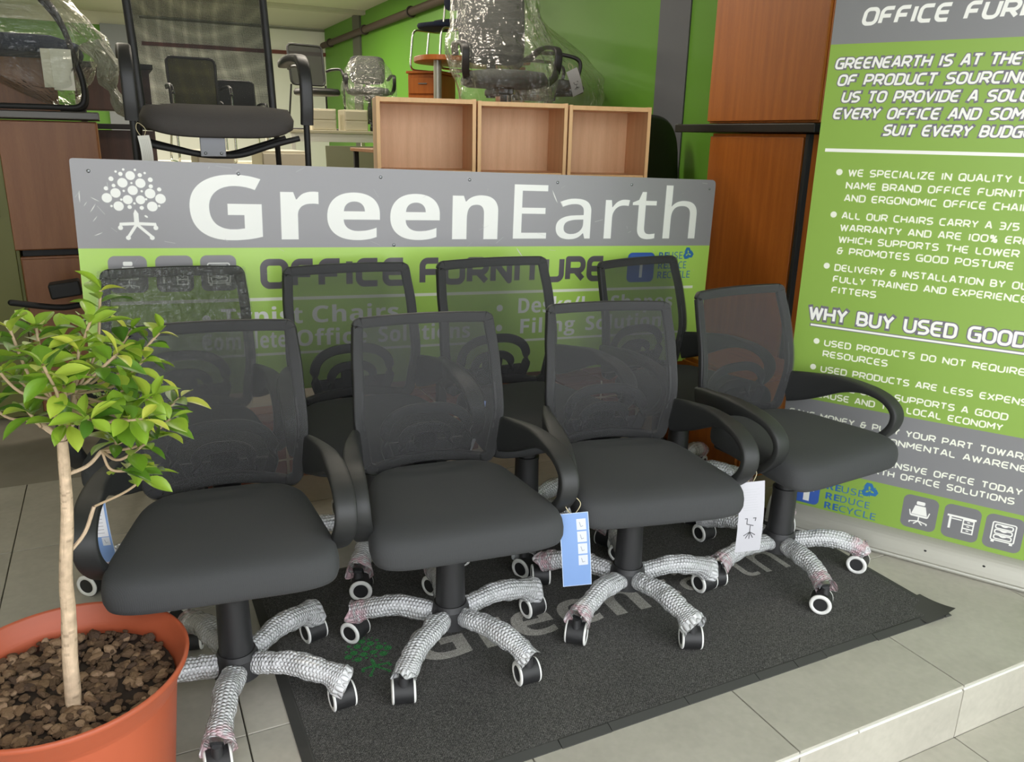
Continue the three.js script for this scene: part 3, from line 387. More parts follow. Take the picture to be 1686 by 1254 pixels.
taskChair('b2', 'back row mesh task chair in front of the word Chairs on the sign', .705, -2.49, { yaw: -2 * R, base: 44.5 * R, scale: 1.08, dh: -.01 });
taskChair('b3', 'back row mesh task chair in front of the word Furniture on the sign', 1.245, -2.4, { yaw: 1 * R, base: 44.5 * R, scale: 1.08 });
taskChair('b4', 'back row mesh task chair covering the blue logo square of the sign', 1.985, -2.48, { yaw: 9 * R, base: 50 * R, scale: 1.06, dh: -.02 });

// hang tags
function cardTag(name, label, pos, turn, tilt, w, h, paint, loopH = .06) {
  const g = thing(name, label, 'tag', pos, turn); const t = canvasTex(256, Math.round(256 * h / w), paint);
  const geo = grid(6, 14, (u, v) => V((u - .5) * w, -h + h * v, .012 * Math.sin(v * 2.6) + .004 * u), null);
  const c = part('card', geo, new THREE.MeshStandardMaterial({ map: t, roughness: .5, side: THREE.DoubleSide }), g); c.rotation.z = tilt;
  part('string', tube([[0, -.012, .002], [-.02, loopH * .5, 0], [0, loopH, -.02], [.022, loopH * .5, -.01], [.002, -.012, .004]], .0012, 30, 6), std('#cbbf9a', .8), g); return g;
}
const bluePaint = (g, W, H) => { g.fillStyle = '#7f9fd2'; g.fillRect(0, 0, W, H); g.strokeStyle = '#cfdcf2'; g.lineWidth = 5; g.strokeRect(2, 2, W - 4, H - 4); g.strokeStyle = '#7f9fd6'; g.lineWidth = 2; for (let i = 0; i < 16; i++) { g.beginPath(); g.moveTo(10, H * (.5 + i * .03)); g.lineTo(W * .7, H * (.46 + i * .03)); g.stroke(); } g.fillStyle = '#d3d7de'; for (let k = 0; k < 4; k++) { g.fillRect(W * .58, H * (.08 + k * .16), W * .32, H * .14); g.strokeStyle = '#8a8f9c'; g.lineWidth = 5; g.beginPath(); g.moveTo(W * .68, H * (.12 + k * .16)); g.lineTo(W * .72, H * (.18 + k * .16)); g.lineTo(W * .8, H * (.17 + k * .16)); g.stroke(); } };
const whitePaintTag = (g, W, H) => { g.fillStyle = '#c3c2c8'; g.fillRect(0, 0, W, H); g.fillStyle = '#b4b5ba'; for (let k = 0; k < 9; k++) g.fillRect(W * .18, H * (.1 + k * .035), W * (.5 + .14 * hash(k, 1, 2)), 3); g.strokeStyle = '#3a3a3e'; g.lineCap = 'round'; g.lineWidth = 8; const L = (...p) => { g.beginPath(); g.moveTo(p[0] * W, p[1] * H); for (let i = 2; i < p.length; i += 2) g.lineTo(p[i] * W, p[i + 1] * H); g.stroke(); }; L(.28, .5, .36, .5, .36, .58, .62, .61); L(.6, .5, .7, .5, .68, .54); L(.5, .61, .5, .7); L(.5, .7, .28, .75); L(.5, .7, .72, .75); L(.5, .7, .36, .79); L(.5, .7, .64, .79); L(.5, .7, .5, .8); };
cardTag('hang_tag', 'light blue card hanging from the left arm of the third front chair', [1.002, .464, -1.66], -.35, .1, .078, .222, bluePaint, .035);
cardTag('hang_tag', 'white card with a chair drawing hanging from the left arm of the right front chair', [1.612, .447, -1.66], -.25, .06, .08, .235, whitePaintTag, .04);
cardTag('hang_tag', 'blue and white card hanging behind the left arm of the chair by the pot', [-.118, .585, -1.935], -.2, .05, .052, .16, (g, W, H) => { bluePaint(g, W, H); g.fillStyle = '#e9e9ee'; g.fillRect(W * .3, H * .05, W * .6, H * .5); g.fillStyle = '#8d8a93'; for (let k = 0; k < 8; k++) g.fillRect(W * .42, H * (.1 + k * .055), W * .34, 5); }, .022);
cardTag('hang_tag', 'small blue and white card seen through the back of the second front chair', [1.0, .585, -2.29], .3, -.35, .06, .19, (g, W, H) => { g.fillStyle = '#e4e4ea'; g.fillRect(0, 0, W, H); g.fillStyle = '#8ea3dc'; g.fillRect(0, 0, W, H * .55); }, .022);

// ---------------------------------------------------------------- potted tree
{
  const px = -.19, pz = -1.575, tree = thing('potted_tree', 'small leafy green tree with a bare pale trunk in a terracotta pot', 'plant', [px, 0, pz]);
  const clay = new THREE.MeshPhysicalMaterial({ color: '#c0603f', roughness: .5, map: dataTex(256, 256, (u, v) => { const k = (fbm(u, v, 5, 8, 71, 5) - .5) * 40; return [232 + k, 226 + k, 220 + k]; }), bumpMap: blotch, bumpScale: .0015, clearcoat: .12, clearcoatRoughness: .5, side: THREE.DoubleSide });
  const L = [[0, .001], [.15, .001], [.168, .01], [.202, .335], [.206, .342], [.208, .352], [.229, .392], [.231, .4], [.226, .404], [.221, .4], [.206, .366], [.203, .358], [.201, .345], [.194, .3], [.0, .3]].map(([a, b]) => new THREE.Vector2(a, b));
  part('pot', new THREE.LatheGeometry(L, 72), clay, tree);
  const S = .348, soilR = .199;
  const soil = part('soil', grid(40, 12, (u, v) => V(Math.cos(u * 6.2832) * v * soilR, S - .006 + .014 * (fbm(u, v, 9, 4, 5, 3) - .5) + .012 * (1 - v), -Math.sin(u * 6.2832) * v * soilR), null, true), new THREE.MeshStandardMaterial({ color: '#2f241b', roughness: .95 }), tree);
  const chipMats = ['#71583f', '#5d4733', '#846a50', '#4a382a', '#957a60'].map((c) => new THREE.MeshStandardMaterial({ color: c, roughness: .85, bumpMap: blotch, bumpScale: .004 }));
  const chips = [0, 1, 2, 3, 4, 5].map((k) => { const g = new THREE.IcosahedronGeometry(1, 1).toNonIndexed(), p = g.attributes.position; for (let i = 0; i < p.count; i++) { const a = V(p.getX(i), p.getY(i), p.getZ(i)); a.multiplyScalar(.72 + .5 * vnoise(a.x * 1.7 + 9, a.y * 1.7 + a.z * 2.3 + 9, k)); p.setXYZ(i, a.x, a.y, a.z); } g.computeVertexNormals(); return g; });
  for (let i = 0; i < 290; i++) { const q = Math.sqrt(rnd()) * (soilR - .012), a = rnd() * 6.283, s = rr(.007, .0128), c = part('bark_chip', chips[i % 6], chipMats[Math.floor(rnd() * 5)], tree); c.position.set(Math.cos(a) * q, S + .002 + .006 * (1 - q / soilR) + rr(-.003, .007), Math.sin(a) * q); c.scale.set(s * 1.25, s * .62, s); c.rotation.set(rr(-.7, .7), rr(0, 6), rr(-.7, .7)); }
  const litter = []; for (let i = 0; i < 420; i++) { const q = Math.sqrt(rnd()) * (soilR - .006), a = rnd() * 6.283, s = rr(.004, .009), g = chips[i % 6].clone(); g.scale(s * 1.3, s * .6, s); g.rotateX(rr(-.8, .8)); g.rotateY(rr(0, 6)); g.translate(Math.cos(a) * q, S + .004 + .008 * (1 - q / soilR), Math.sin(a) * q); litter.push(g); }
  part('bark_litter', merge(litter), chipMats[1], tree).userData.kind = 'stuff';
  const bark = new THREE.MeshStandardMaterial({ color: '#dcc7ae', roughness: .85, map: dataTex(128, 256, (u, v) => { const k = fbm(u, v, 5, 22, 81, 4), r = hash(Math.floor(u * 8), Math.floor(v * 60), 4) > .96 ? -28 : 0, q = (k - .5) * 70 + r; return [228 + q, 222 + q, 214 + q]; }), bumpMap: blotch, bumpScale: .004 }); bark.map.repeat.set(1, 2);
  const twigM = std('#b39a7d', .85);
  const B = (x, y, z) => [x - px, y, z - pz];
  const T = curve([B(-.175, .33, -1.511), B(-.172, .38, -1.511), B(-.166, .47, -1.508), B(-.158, .56, -1.511), B(-.154, .62, -1.513), B(-.143, .7, -1.512), B(-.135, .76, -1.511), B(-.131, .82, -1.511), B(-.127, .885, -1.512)]);
  part('trunk', grid(16, 60, (u, v) => { const p = T.getPoint(v), r = lerp(.0148, .0088, v) * (1 + .1 * (vnoise(u * 4, v * 14, 3, 4) - .5) + .22 * Math.max(0, vnoise(1, v * 22, 6) - .72)); return p.add(V(Math.cos(u * 6.2832) * r, 0, -Math.sin(u * 6.2832) * r)); }, null, true), bark, tree);
  const cl = [[-.04, 1.132, -1.578], [-.139, 1.089, -1.499], [-.104, 1.06, -1.544], [-.175, 1.096, -1.483], [-.057, 1.102, -1.477], [0, 1.045, -1.623], [.049, 1.034, -1.637], [-.026, 1.051, -1.422], [.02, 1.003, -1.573], [-.07, .999, -1.579], [-.127, 1.056, -1.381], [-.182, 1.005, -1.518], [-.106, 1.008, -1.423], [-.02, .965, -1.516], [.021, .956, -1.474], [.071, .911, -1.601], [.047, .913, -1.475], [-.074, .949, -1.414], [-.044, .881, -1.504], [-.016, .93, -1.447], [.003, .876, -1.465], [.008, .761, -1.623], [-.107, .933, -1.443], [-.169, .954, -1.486], [-.028, .791, -1.562], [-.054, .923, -1.632], [-.201, 1.065, -1.415], [-.233, .979, -1.517], [-.079, 1.058, -1.453], [.003, .939, -1.412]];
  const mains = [[-.127, .885, -1.512, -.16, .93, -1.5], [-.127, .885, -1.512, -.1, .96, -1.53], [-.127, .885, -1.512, -.13, .97, -1.48], [-.131, .82, -1.511, -.07, .85, -1.53], [-.148, .665, -1.512, -.095, .74, -1.54]].map((m) => { part('branch', tube([B(m[0], m[1], m[2]), B((m[0] + m[3]) / 2 + .006, (m[1] + m[4]) / 2 - .006, (m[2] + m[5]) / 2), B(m[3], m[4], m[5])], m[1] > .84 ? .0055 : .0036, 10, 8), bark, tree); return V(m[3], m[4], m[5]); });
  const leafGeo = [0, 1, 2].map((k) => grid(4, 7, (u, v) => { const w = .5 * Math.sin(Math.PI * v ** 1.25) ** .8 * (v > .93 ? .8 : 1), x = (u - .5) * 2 * w * .5; return V(x, Math.abs(x) * .45 - (.12 + .14 * k) * v * v, v); }, null));
  const leafMats = ['#86aa30', '#6f9828', '#9bbb3c', '#5b8525', '#adc244', '#4c7722', '#c6cc52'].map((c) => new THREE.MeshPhysicalMaterial({ color: c, roughness: .38, side: THREE.DoubleSide, transmission: .28, thickness: 0, clearcoat: .2, clearcoatRoughness: .3 }));
  const Y = V(0, 1, 0);
  cl.forEach((c, ci) => {
    const tip = V(...c), from = mains.reduce((a, b) => (a.distanceTo(tip) < b.distanceTo(tip) ? a : b)), low = tip.y < .82;
    const mid = from.clone().lerp(tip, .5).add(V(rr(-.012, .012), low ? -.01 : -.018, rr(-.012, .012)));
    part('twig', tube([B(from.x, from.y, from.z), B(mid.x, mid.y, mid.z), B(tip.x, tip.y, tip.z)], .0026, 12, 6), twigM, tree);
    const dir = tip.clone().sub(mid).normalize().lerp(Y, .35).normalize(), n = 10;
    for (let k = 0; k < n; k++) {
      const f = k / (n - 1), base = mid.clone().lerp(tip, .45 + .6 * f), a = k * 2.4 + ci, side = V(Math.cos(a), 0, Math.sin(a)); side.addScaledVector(dir, -side.dot(dir)).normalize();
      const d = dir.clone().multiplyScalar(lerp(.15, .95, f)).addScaledVector(side, 1).add(V(0, rr(-.25, .2), 0)).normalize(), s = rr(.042, .066) * (f > .85 ? .8 : 1);
      const m = part('leaf', leafGeo[k % 3], leafMats[f > .7 ? [0, 2, 4, 2, 6][Math.floor(rnd() * 5)] : Math.floor(rnd() * 6)], tree);
      const up = Y.clone().addScaledVector(d, -Y.dot(d)).normalize(), X = V(0, 0, 0).crossVectors(up, d).normalize(); m.quaternion.setFromRotationMatrix(new THREE.Matrix4().makeBasis(X, V(0, 0, 0).crossVectors(d, X), d)); m.rotateZ(rr(-.5, .5)); m.scale.set(s, s, s); m.position.set(base.x - px, base.y, base.z - pz);
    }
  });
}

// ---------------------------------------------------------------- stock of furniture behind the sign
const beech = wood([206, 160, 118], [230, 188, 146], 3, { rough: .5 }), beechEdge = wood([222, 174, 116], [240, 198, 140], 5, { rough: .45 });
const orangeWood = wood([152, 80, 22], [192, 110, 38], 7, { rough: .4, coat: .12, rx: 1.4 }), brownWood = wood([126, 78, 44], [158, 106, 64], 9, { rough: .5, rx: 1.2 }), darkWood = wood([58, 40, 34], [84, 60, 50], 13, { rough: .5 });
const navy = new THREE.MeshStandardMaterial({ color: '#1c2740', roughness: .9, bumpMap: weave, bumpScale: .001 });
const creamMelamine = std('#c9c2ab', .5), olive = new THREE.MeshStandardMaterial({ color: '#6f7036', roughness: .5, bumpMap: blotch, bumpScale: .001 });
function uvBox(g, s = 1) { const p = g.attributes.position, n = g.attributes.normal, uv = g.attributes.uv; for (let i = 0; i < p.count; i++) { const ax = Math.abs(n.getX(i)), ay = Math.abs(n.getY(i)); if (ay > .7) uv.setXY(i, p.getX(i) * s, p.getZ(i) * s); else if (ax > .7) uv.setXY(i, p.getZ(i) * s, p.getY(i) * s); else uv.setXY(i, p.getX(i) * s, p.getY(i) * s); } return g; }
const board = (w, h, d, x, y, z, r = .0015) => uvBox(rbox(w, h, d, r, x, y, z));

// three beech bookcases side by side
{
  const dir = V(.974, 0, .225), p0 = V(1.103, 0, -3.7), turn = -Math.atan2(.225, .974);
  const Wd = [[0, .458, 'beech bookcase at the left of the row of three, its side panel showing'], [.466, .9, 'middle beech bookcase of the row of three below the plastic wrapped chairs'], [.908, 1.322, 'beech bookcase at the right of the row of three, next to the black armchair']];
  for (const [a, b, label] of Wd) {
    const w = b - a, H = 1.573 - a * .012, D = .285, th = .017, c = p0.clone().addScaledVector(dir, (a + b) / 2), k = thing('bookcase', label, 'bookcase', [c.x, 0, c.z], turn, 'beech bookcases in a row');
    for (const s of [-1, 1]) { const q = part('side_panel', board(th, H, D, s * (w / 2 - th / 2), H / 2, -D / 2), beech, k); part('edge_band', board(th, H, .002, s * (w / 2 - th / 2), H / 2, .001), beechEdge, q); }
    const top = part('top_panel', board(w - 2 * th, .02, D, 0, H - .012, -D / 2), beech, k); part('edge_band', board(w - 2 * th, .02, .002, 0, H - .012, .001), beechEdge, top);
    part('back_panel', board(w - 2 * th, H - .02, .006, 0, H / 2, -D + .005), beech, k);
    for (const y of [.06, .37, .65, .94, 1.245 - a * .012]) { const s = part('shelf', board(w - 2 * th, th, D - .02, 0, y, -D / 2 - .002), beech, k); part('edge_band', board(w - 2 * th, th, .002, 0, y, .001 - .01), beechEdge, s); }
  }
}
// plain tables that carry the stock
function table(name, label, x0, x1, z0, z1, top, mat, legMat) {
  const t = thing(name, label, 'table', [(x0 + x1) / 2, 0, (z0 + z1) / 2]), w = x1 - x0, d = z1 - z0;
  part('table_top', board(w, .028, d, 0, top - .014, 0, .004), mat, t);
  for (const s of [-1, 1]) for (const q of [-1, 1]) part('leg', rbox(.04, top - .028, .04, .005, s * (w / 2 - .04), (top - .028) / 2, q * (d / 2 - .04)), legMat, t);
  part('apron', board(w - .12, .08, .02, 0, top - .07, d / 2 - .04), legMat, t); return t;
}
table('display_table', 'table mostly hidden behind the left half of the sign, carrying the large mesh visitor chair', -.04, .93, -4.25, -3.47, 1.0, darkWood, blackMatte);
table('stock_table', 'table behind the bookcases carrying the chairs wrapped in clear plastic', 1.8, 3.25, -5.72, -4.35, 1.28, brownWood, blackMatte);
table('low_counter', 'lower cream counter far back carrying the two small dark chairs', .35, 1.5, -9.7, -8.4, 1.1, creamMelamine, whitePlastic);
table('far_counter', 'long cream topped counter far back carrying chairs and cream drawer boxes', 1.58, 2.75, -9.7, -8.2, 1.44, creamMelamine, whitePlastic);
table('desk_stack', 'brown table far back on the right carrying the orange desk and drawers', 1.85, 3.05, -7.0, -5.75, 1.3, brownWood, blackMatte);

// fine woven net, modelled as thread and holes
const net = (rx, ry, k) => { const t = dataTex(32, 32, (u, v) => { const a = Math.abs(u - .5), b = Math.abs(v - .5); return a < k || b < k ? 1 : 0; }, false); t.repeat.set(rx, ry); return t; };
const netMat = (rx, ry, k, c = '#2b2c2c') => new THREE.MeshStandardMaterial({ color: c, roughness: .8, transparent: true, alphaMap: net(rx, ry, k), side: THREE.DoubleSide });
// large mesh visitor chair
{
  const g = thing('visitor_chair', 'large black mesh visitor chair with curved arms standing behind the left half of the sign', 'chair', [.418, 1.0, -3.72]), W = .6;
  const prof = (u, v) => { const [a, b] = sq(u * 6.28318, 4), k = [0, .6, .93, 1, .985, .9, 0][Math.round(v * 6)], y = [.51, .508, .497, .455, .42, .403, .4][Math.round(v * 6)]; return V(a * k * .297, y - .035 * clamp((b * k - .5) * 2) ** 2, .02 + b * k * .25); };
  part('seat', grid(56, 6, (u, v) => prof(-u, v), (u, v, p) => [p.x, p.z], true), new THREE.MeshStandardMaterial({ color: '#4a4644', roughness: .92, bumpMap: weave, bumpScale: .001 }), g);
  const fr = part('backrest_frame', merge([capTube([[-.272, .46, -.2], [-.28, .7, -.215], [-.29, 1.0, -.25], [-.285, 1.12, -.27]], .017, 30), capTube([[.272, .46, -.2], [.268, .7, -.215], [.262, 1.0, -.25], [.26, 1.12, -.27]], .017, 30), capTube([[-.285, 1.12, -.27], [0, 1.14, -.285], [.26, 1.12, -.27]], .015, 20), capTube([[-.27, .5, -.2], [0, .49, -.215], [.27, .5, -.2]], .012, 20)]), blackPlastic, g);
  const sheet = (off, wave) => grid(30, 30, (u, v) => V(lerp(-.275, .265, u), .49 + .64 * v, -.205 - .075 * v * v + off - wave * Math.sin(u * 3.14159) * Math.sin(v * 3.14159)), null);
  part('backrest_mesh', sheet(.006, 0), netMat(120, 142, .125), g); part('backrest_mesh', sheet(-.012, .05), netMat(127, 147, .125), g);
  const arm = (x) => [[x, .44, .235], [x, .52, .25], [x, .62, .245], [x, .685, .19], [x, .705, .09], [x, .71, -.06], [x, .7, -.2]];
  for (const s of [-1, 1]) {
    part('armrest', sweep(arm(s * .327), (t) => .05, (t) => .034, () => V(1, 0, 0), 40), blackPlastic, g);
    part('leg', bentTube([[s * .325, .5, .235], [s * .325, .012, .235], [s * .325, .012, -.4], [s * .28, .5, -.22]], .06, .0125), blackMatte, g);
  }
  const ct = part('seat_support', merge([bentTube([[-.3, .37, .2], [-.27, .35, .2], [-.07, .312, .2], [.06, .312, .2], [.2, .36, .2], [.3, .385, .2]], .05, .012), bentTube([[-.3, .37, -.1], [-.07, .31, -.1], [.06, .31, -.1], [.3, .385, -.1]], .05, .012)]), blackMatte, g);
  part('support_plate', rbox(.095, .085, .012, .003, -.045, .352, .222), std('#8e9097', .45), g); for (const x of [-.075, -.015]) part('bolt', new THREE.SphereGeometry(.006, 8, 6).scale(1, 1, .5).translate(x, .322, .229), steel, g);
  cardTag('hang_tag', 'narrow white tag hanging below the seat of the large mesh visitor chair', [.118, 1.385, -3.44], .5, .08, .045, .13, (c, w, h) => { c.fillStyle = '#dcdbd4'; c.fillRect(0, 0, w, h); c.fillStyle = '#b9b8b0'; for (let k = 0; k < 5; k++) c.fillRect(w * (.2 + k * .14), h * .1, 6, h * .85); }, .045);
}
// smaller mesh visitor chair, used further back
function visitorChair(label, pos, turn, o = {}) {
  const g = thing('visitor_chair', label, 'chair', pos, turn, o.group); g.scale.setScalar(o.scale || 1);
  part('seat', grid(40, 6, (u, v) => { const [a, b] = sq(-u * 6.28318, 4), k = [0, .6, .93, 1, .985, .9, 0][Math.round(v * 6)], y = [.46, .458, .45, .42, .39, .378, .376][Math.round(v * 6)]; return V(a * k * .23, y, b * k * .22); }, null, true), o.seat || blackLeather, g);
  part('backrest_frame', bentTube([[-.21, .5, -.2], [-.215, .93, -.26], [.215, .93, -.26], [.21, .5, -.2]], .05, .013, true), blackPlastic, g);
  part('backrest_mesh', grid(10, 10, (u, v) => V(lerp(-.205, .205, u), .5 + .42 * v, -.2 - .058 * v), null), o.back || new THREE.MeshStandardMaterial({ color: '#1c1d1c', roughness: .8, transparent: true, opacity: .88, side: THREE.DoubleSide }), g);
  for (const s of [-1, 1]) { part('armrest', capTube([[s * .25, .6, .17], [s * .255, .665, .1], [s * .255, .675, -.1], [s * .24, .66, -.2]], .016, 24), blackPlastic, g); part('leg', bentTube([[s * .25, .62, .17], [s * .25, .012, .19], [s * .25, .012, -.25], [s * .215, .5, -.2]], .05, .011), o.leg || chrome, g); }
  return g;
}
visitorChair('black mesh visitor chair with leather seat on the far counter, above the cream boxes', [1.99, 1.44, -8.75], .25, { leg: blackMatte, scale: .9 });
visitorChair('small dark visitor chair seen through the large mesh chair, the left one of two', [.86, 1.1, -8.9], .1, { scale: 1.08, back: std('#4a4a2e', .8, { side: THREE.DoubleSide }) });
visitorChair('small dark visitor chair seen through the large mesh chair, the right one of two', [1.31, 1.1, -9.25], .1, { scale: .88, back: std('#232426', .8, { side: THREE.DoubleSide }) });

// clear bag: rings of [height, centre x, centre z, half width, half depth]
function bag(rings, n = 3, amp = .03) {
  const c = curve(rings.map((r) => V(r[1], r[0], r[2]))), rad = curve(rings.map((r) => V(r[3], r[4], 0)));
  return grid(72, 40, (u, v) => { const p = c.getPoint(v), r = rad.getPoint(v), [a, b] = sq(u * 6.28318, 2.6), w = 1 + amp * 4 * (vnoise(u * 22, v * 5, n, 22) - .5) + amp * 3 * (vnoise(u * 9, v * 14, n + 4, 9) - .5); return V(p.x + a * r.x * w, p.y + amp * .5 * (vnoise(u * 12, v * 6, n + 2, 12) - .5), p.z + b * r.y * w); }, (u, v) => [u * 3, v * 2], true);
}
function execChair(label, pos, turn, o = {}) {
  const aw = o.aw || 1, g = thing('office_armchair', label, 'chair', pos, turn, o.group); g.scale.setScalar(o.scale || 1); const cu = (w, d, y, n) => grid(44, 6, (u, v) => { const [a, b] = sq(-u * 6.28318, n), k = [0, .55, .9, 1, .97, .85, 0][Math.round(v * 6)], q = [.1, .098, .085, .045, .015, .002, 0][Math.round(v * 6)]; return V(a * k * w, y + q, b * k * d); }, (u, v, p) => [p.x, p.z], true);
  part('seat', cu(.25, .24, .42, 3.5), o.mat || blackLeather, g);
  const bk = part('backrest', cu(o.bw || .22, (o.bh || .58) / 2, 0, o.n || 5), o.mat || blackLeather, g); bk.rotation.x = Math.PI / 2 - .12; bk.position.set(0, .56 + (o.bh || .58) / 2, -.31);
  for (const s of [-1, 1]) part('armrest', sweep([[s * .25, .44, .08], [s * .285 * aw, .5, .14], [s * .29 * aw, .62, .16], [s * .29 * aw, .66, .05], [s * .28 * aw, .665, -.12], [s * .25 * aw, .62, -.22]], () => .045, () => .022, () => V(1, 0, 0), 36), blackPlastic, g);
  part('gas_column', merge([cyl(.03, .034, .2, 0, .2, 0), cyl(.022, .022, .16, 0, .34, 0), rbox(.1, .04, .3, .01, 0, .4, -.1), rbox(.06, .3, .02, .006, 0, .52, -.27)]), blackMatte, g);
  for (let k = 0; k < 5; k++) { const l = part('leg', sweep([[0, .1, .03], [0, .09, .15], [0, .06, .28]], () => .035, () => .025, () => V(1, 0, 0), 14), blackMatte, g); l.rotation.y = k * 1.2566; part('caster', CH.caster, blackMatte, l).position.set(0, -.0, .285); }
  return g;
}
{
  const e = execChair('black leather armchair whose wide rounded back shows between the bookcases and the orange cabinets', [2.965, .38, -4.0], 0, { bh: .62, n: 3.4, bw: .255, aw: .9 });
  const st = thing('crate', 'dark wooden crate hidden under the black leather armchair', 'crate', [2.97, 0, -4.0]); part('panel', board(.6, .38, .6, 0, .19, 0, .004), darkWood, st);
  const w1 = execChair('black office armchair wrapped in clear plastic facing the shop front', [2.23, 1.28, -4.75], -.12, { bh: .56, mat: fabricBlack });
  part('plastic_wrap', bag([[.06, 0, .02, .1, .1], [.2, .0, .02, .22, .24], [.4, 0, .0, .31, .3], [.6, -.01, -.08, .32, .3], [.8, -.02, -.16, .29, .22], [1.0, -.02, -.24, .28, .16], [1.2, -.02, -.3, .2, .12]], 3, .05), film, w1);
  const w2 = execChair('black office armchair wrapped in clear plastic turned side on against the green wall', [2.83, 1.28, -5.3], 1.25, { bh: .56, mat: fabricBlack });
  part('plastic_wrap', bag([[.1, 0, .06, .12, .16], [.3, 0, .08, .26, .28], [.45, 0, .06, .3, .33], [.6, 0, -.02, .3, .3], [.8, 0, -.16, .27, .19], [1.0, 0, -.26, .22, .11], [1.2, 0, -.3, .1, .06]], 8, .05), film, w2);
  cardTag('hang_tag', 'white card with a chair drawing hanging on the plastic wrapped chair by the wall', [2.8, 1.845, -4.93], .1, .42, .09, .165, whitePaintTag, .04);
  const w3 = execChair('low black chair wrapped in clear plastic on the far counter', [2.5, 1.44, -8.6], -.2, { scale: .84, bh: .34, mat: fabricBlack });
  part('plastic_wrap', bag([[.1, 0, .02, .2, .2], [.3, 0, .02, .32, .3], [.5, 0, -.02, .34, .3], [.7, 0, -.15, .28, .18], [.84, 0, -.24, .22, .1], [.9, 0, -.26, .1, .05]], 5, .04), film, w3);
}
// cream drawer boxes on the far counter
for (const [x, z, label] of [[1.93, -8.36, 'cream drawer box on the far counter directly below the mesh visitor chair'], [2.25, -8.36, 'cream drawer box on the far counter beside the first bookcase']]) { const b = thing('drawer_box', label, 'box', [x, 1.44, z], 0); part('carcass', rbox(.24, .2, .25, .006, 0, .1, 0), creamMelamine, b); part('drawer', rbox(.22, .085, .012, .004, 0, .05, .127), std('#d3ccb8', .5), b); part('drawer', rbox(.22, .085, .012, .004, 0, .145, .127), std('#d3ccb8', .5), b); }
for (const [x, w, h, label] of [[.545, .2, 1.3, 'cream cupboard low behind the large mesh visitor chair, left of its support plate'], [.93, .26, 1.305, 'cream cupboard low behind the large mesh visitor chair, near its right leg']]) { const b = thing('cream_cupboard', label, 'cupboard', [x, 0, -5.2]); part('carcass', board(w, h, .4, 0, h / 2, 0, .004), creamMelamine, b); part('door', board(w - .01, h - .03, .016, 0, h / 2, .208, .003), std('#d0c9b4', .5), b); part('handle', rbox(.012, .1, .012, .004, w / 2 - .03, h * .6, .222), steel, b); }
{ // pale table leg and panel under the far counter
  const p = thing('panel_board', 'dull green grey board leaning under the far counter', 'board', [2.2, 0, -8.0]); const q = part('board', board(.6, 1.3, .02, 0, .65, 0), std('#8b8c74', .7), p); q.rotation.x = -.08;
}
// orange desk with drawers and a metal leg
{
  const d = thing('orange_desk', 'orange wood desk with a rounded top and a silver leg beside the wrapped chair', 'desk', [2.56, 1.3, -6.15]);
  const s = new THREE.Shape(); s.moveTo(.4, -.3); s.lineTo(-.25, -.3); s.quadraticCurveTo(-.42, -.28, -.42, -.1); s.quadraticCurveTo(-.42, .3, 0, .3); s.lineTo(.4, .3); s.lineTo(.4, -.3);
  part('desk_top', new THREE.ExtrudeGeometry(s, { depth: .028, bevelEnabled: true, bevelSize: .004, bevelThickness: .004, bevelSegments: 2 }).rotateX(-Math.PI / 2).translate(0, .645, 0), orangeWood, d);
  part('leg', cyl(.03, .03, .645, -.31, .3225, .2, 20), std('#a9aaa2', .35, { metalness: .6 }), d); part('panel', board(.02, .62, .5, .38, .32, 0), orangeWood, d);
  const c = thing('drawer_pedestal', 'small orange wood drawer pedestal left of the orange desk', 'cabinet', [2.23, 1.3, -6.2], -.75);
  part('carcass', board(.26, .56, .34, 0, .28, -.17, .004), orangeWood, c);
  for (let k = 0; k < 4; k++) { const w = part('drawer', board(.235, .115, .016, 0, .085 + k * .13, .008, .004), orangeWood, c); part('handle', rbox(.07, .01, .014, .004, 0, .1 + k * .13, .02), steel, w); }
  part('top_panel', board(.3, .02, .4, .01, .572, -.18, .006), orangeWood, c);
}
// navy chairs stacked on the desk
function sledChair(label, pos, turn, group) {
  const g = thing('stacking_chair', label, 'chair', pos, turn, group); g.scale.setScalar(.76);
  const pad = (w, d, t) => grid(40, 5, (u, v) => { const [a, b] = sq(-u * 6.28318, 3.2), k = [0, .7, .96, 1, .94, 0][Math.round(v * 5)], y = [t, t, t * .9, t * .5, .003, 0][Math.round(v * 5)]; return V(a * k * w, y, b * k * d); }, null, true);
  part('seat', pad(.21, .21, .055), navy, g).position.set(0, .4, .02); const b = part('backrest', pad(.2, .13, .035), navy, g); b.rotation.x = Math.PI / 2 - .15; b.position.set(0, .73, -.24);
  for (const s of [-1, 1]) part('frame', bentTube([[s * .215, .82, -.27], [s * .215, .4, -.2], [s * .215, .395, .2], [s * .225, .012, .24], [s * .225, .012, -.22]], .07, .011), chrome, g);
  part('crossbar', bentTube([[-.225, .012, -.2], [.225, .012, -.2]], .02, .01), chrome, g); return g;
}
sledChair('navy blue stacking chair with chrome frame above the orange drawer pedestal, the front one', [2.42, 1.89, -6.3], -1.2);
sledChair('navy blue stacking chair with chrome frame above the orange desk, the rear one', [2.72, 1.98, -6.75], -1.2);

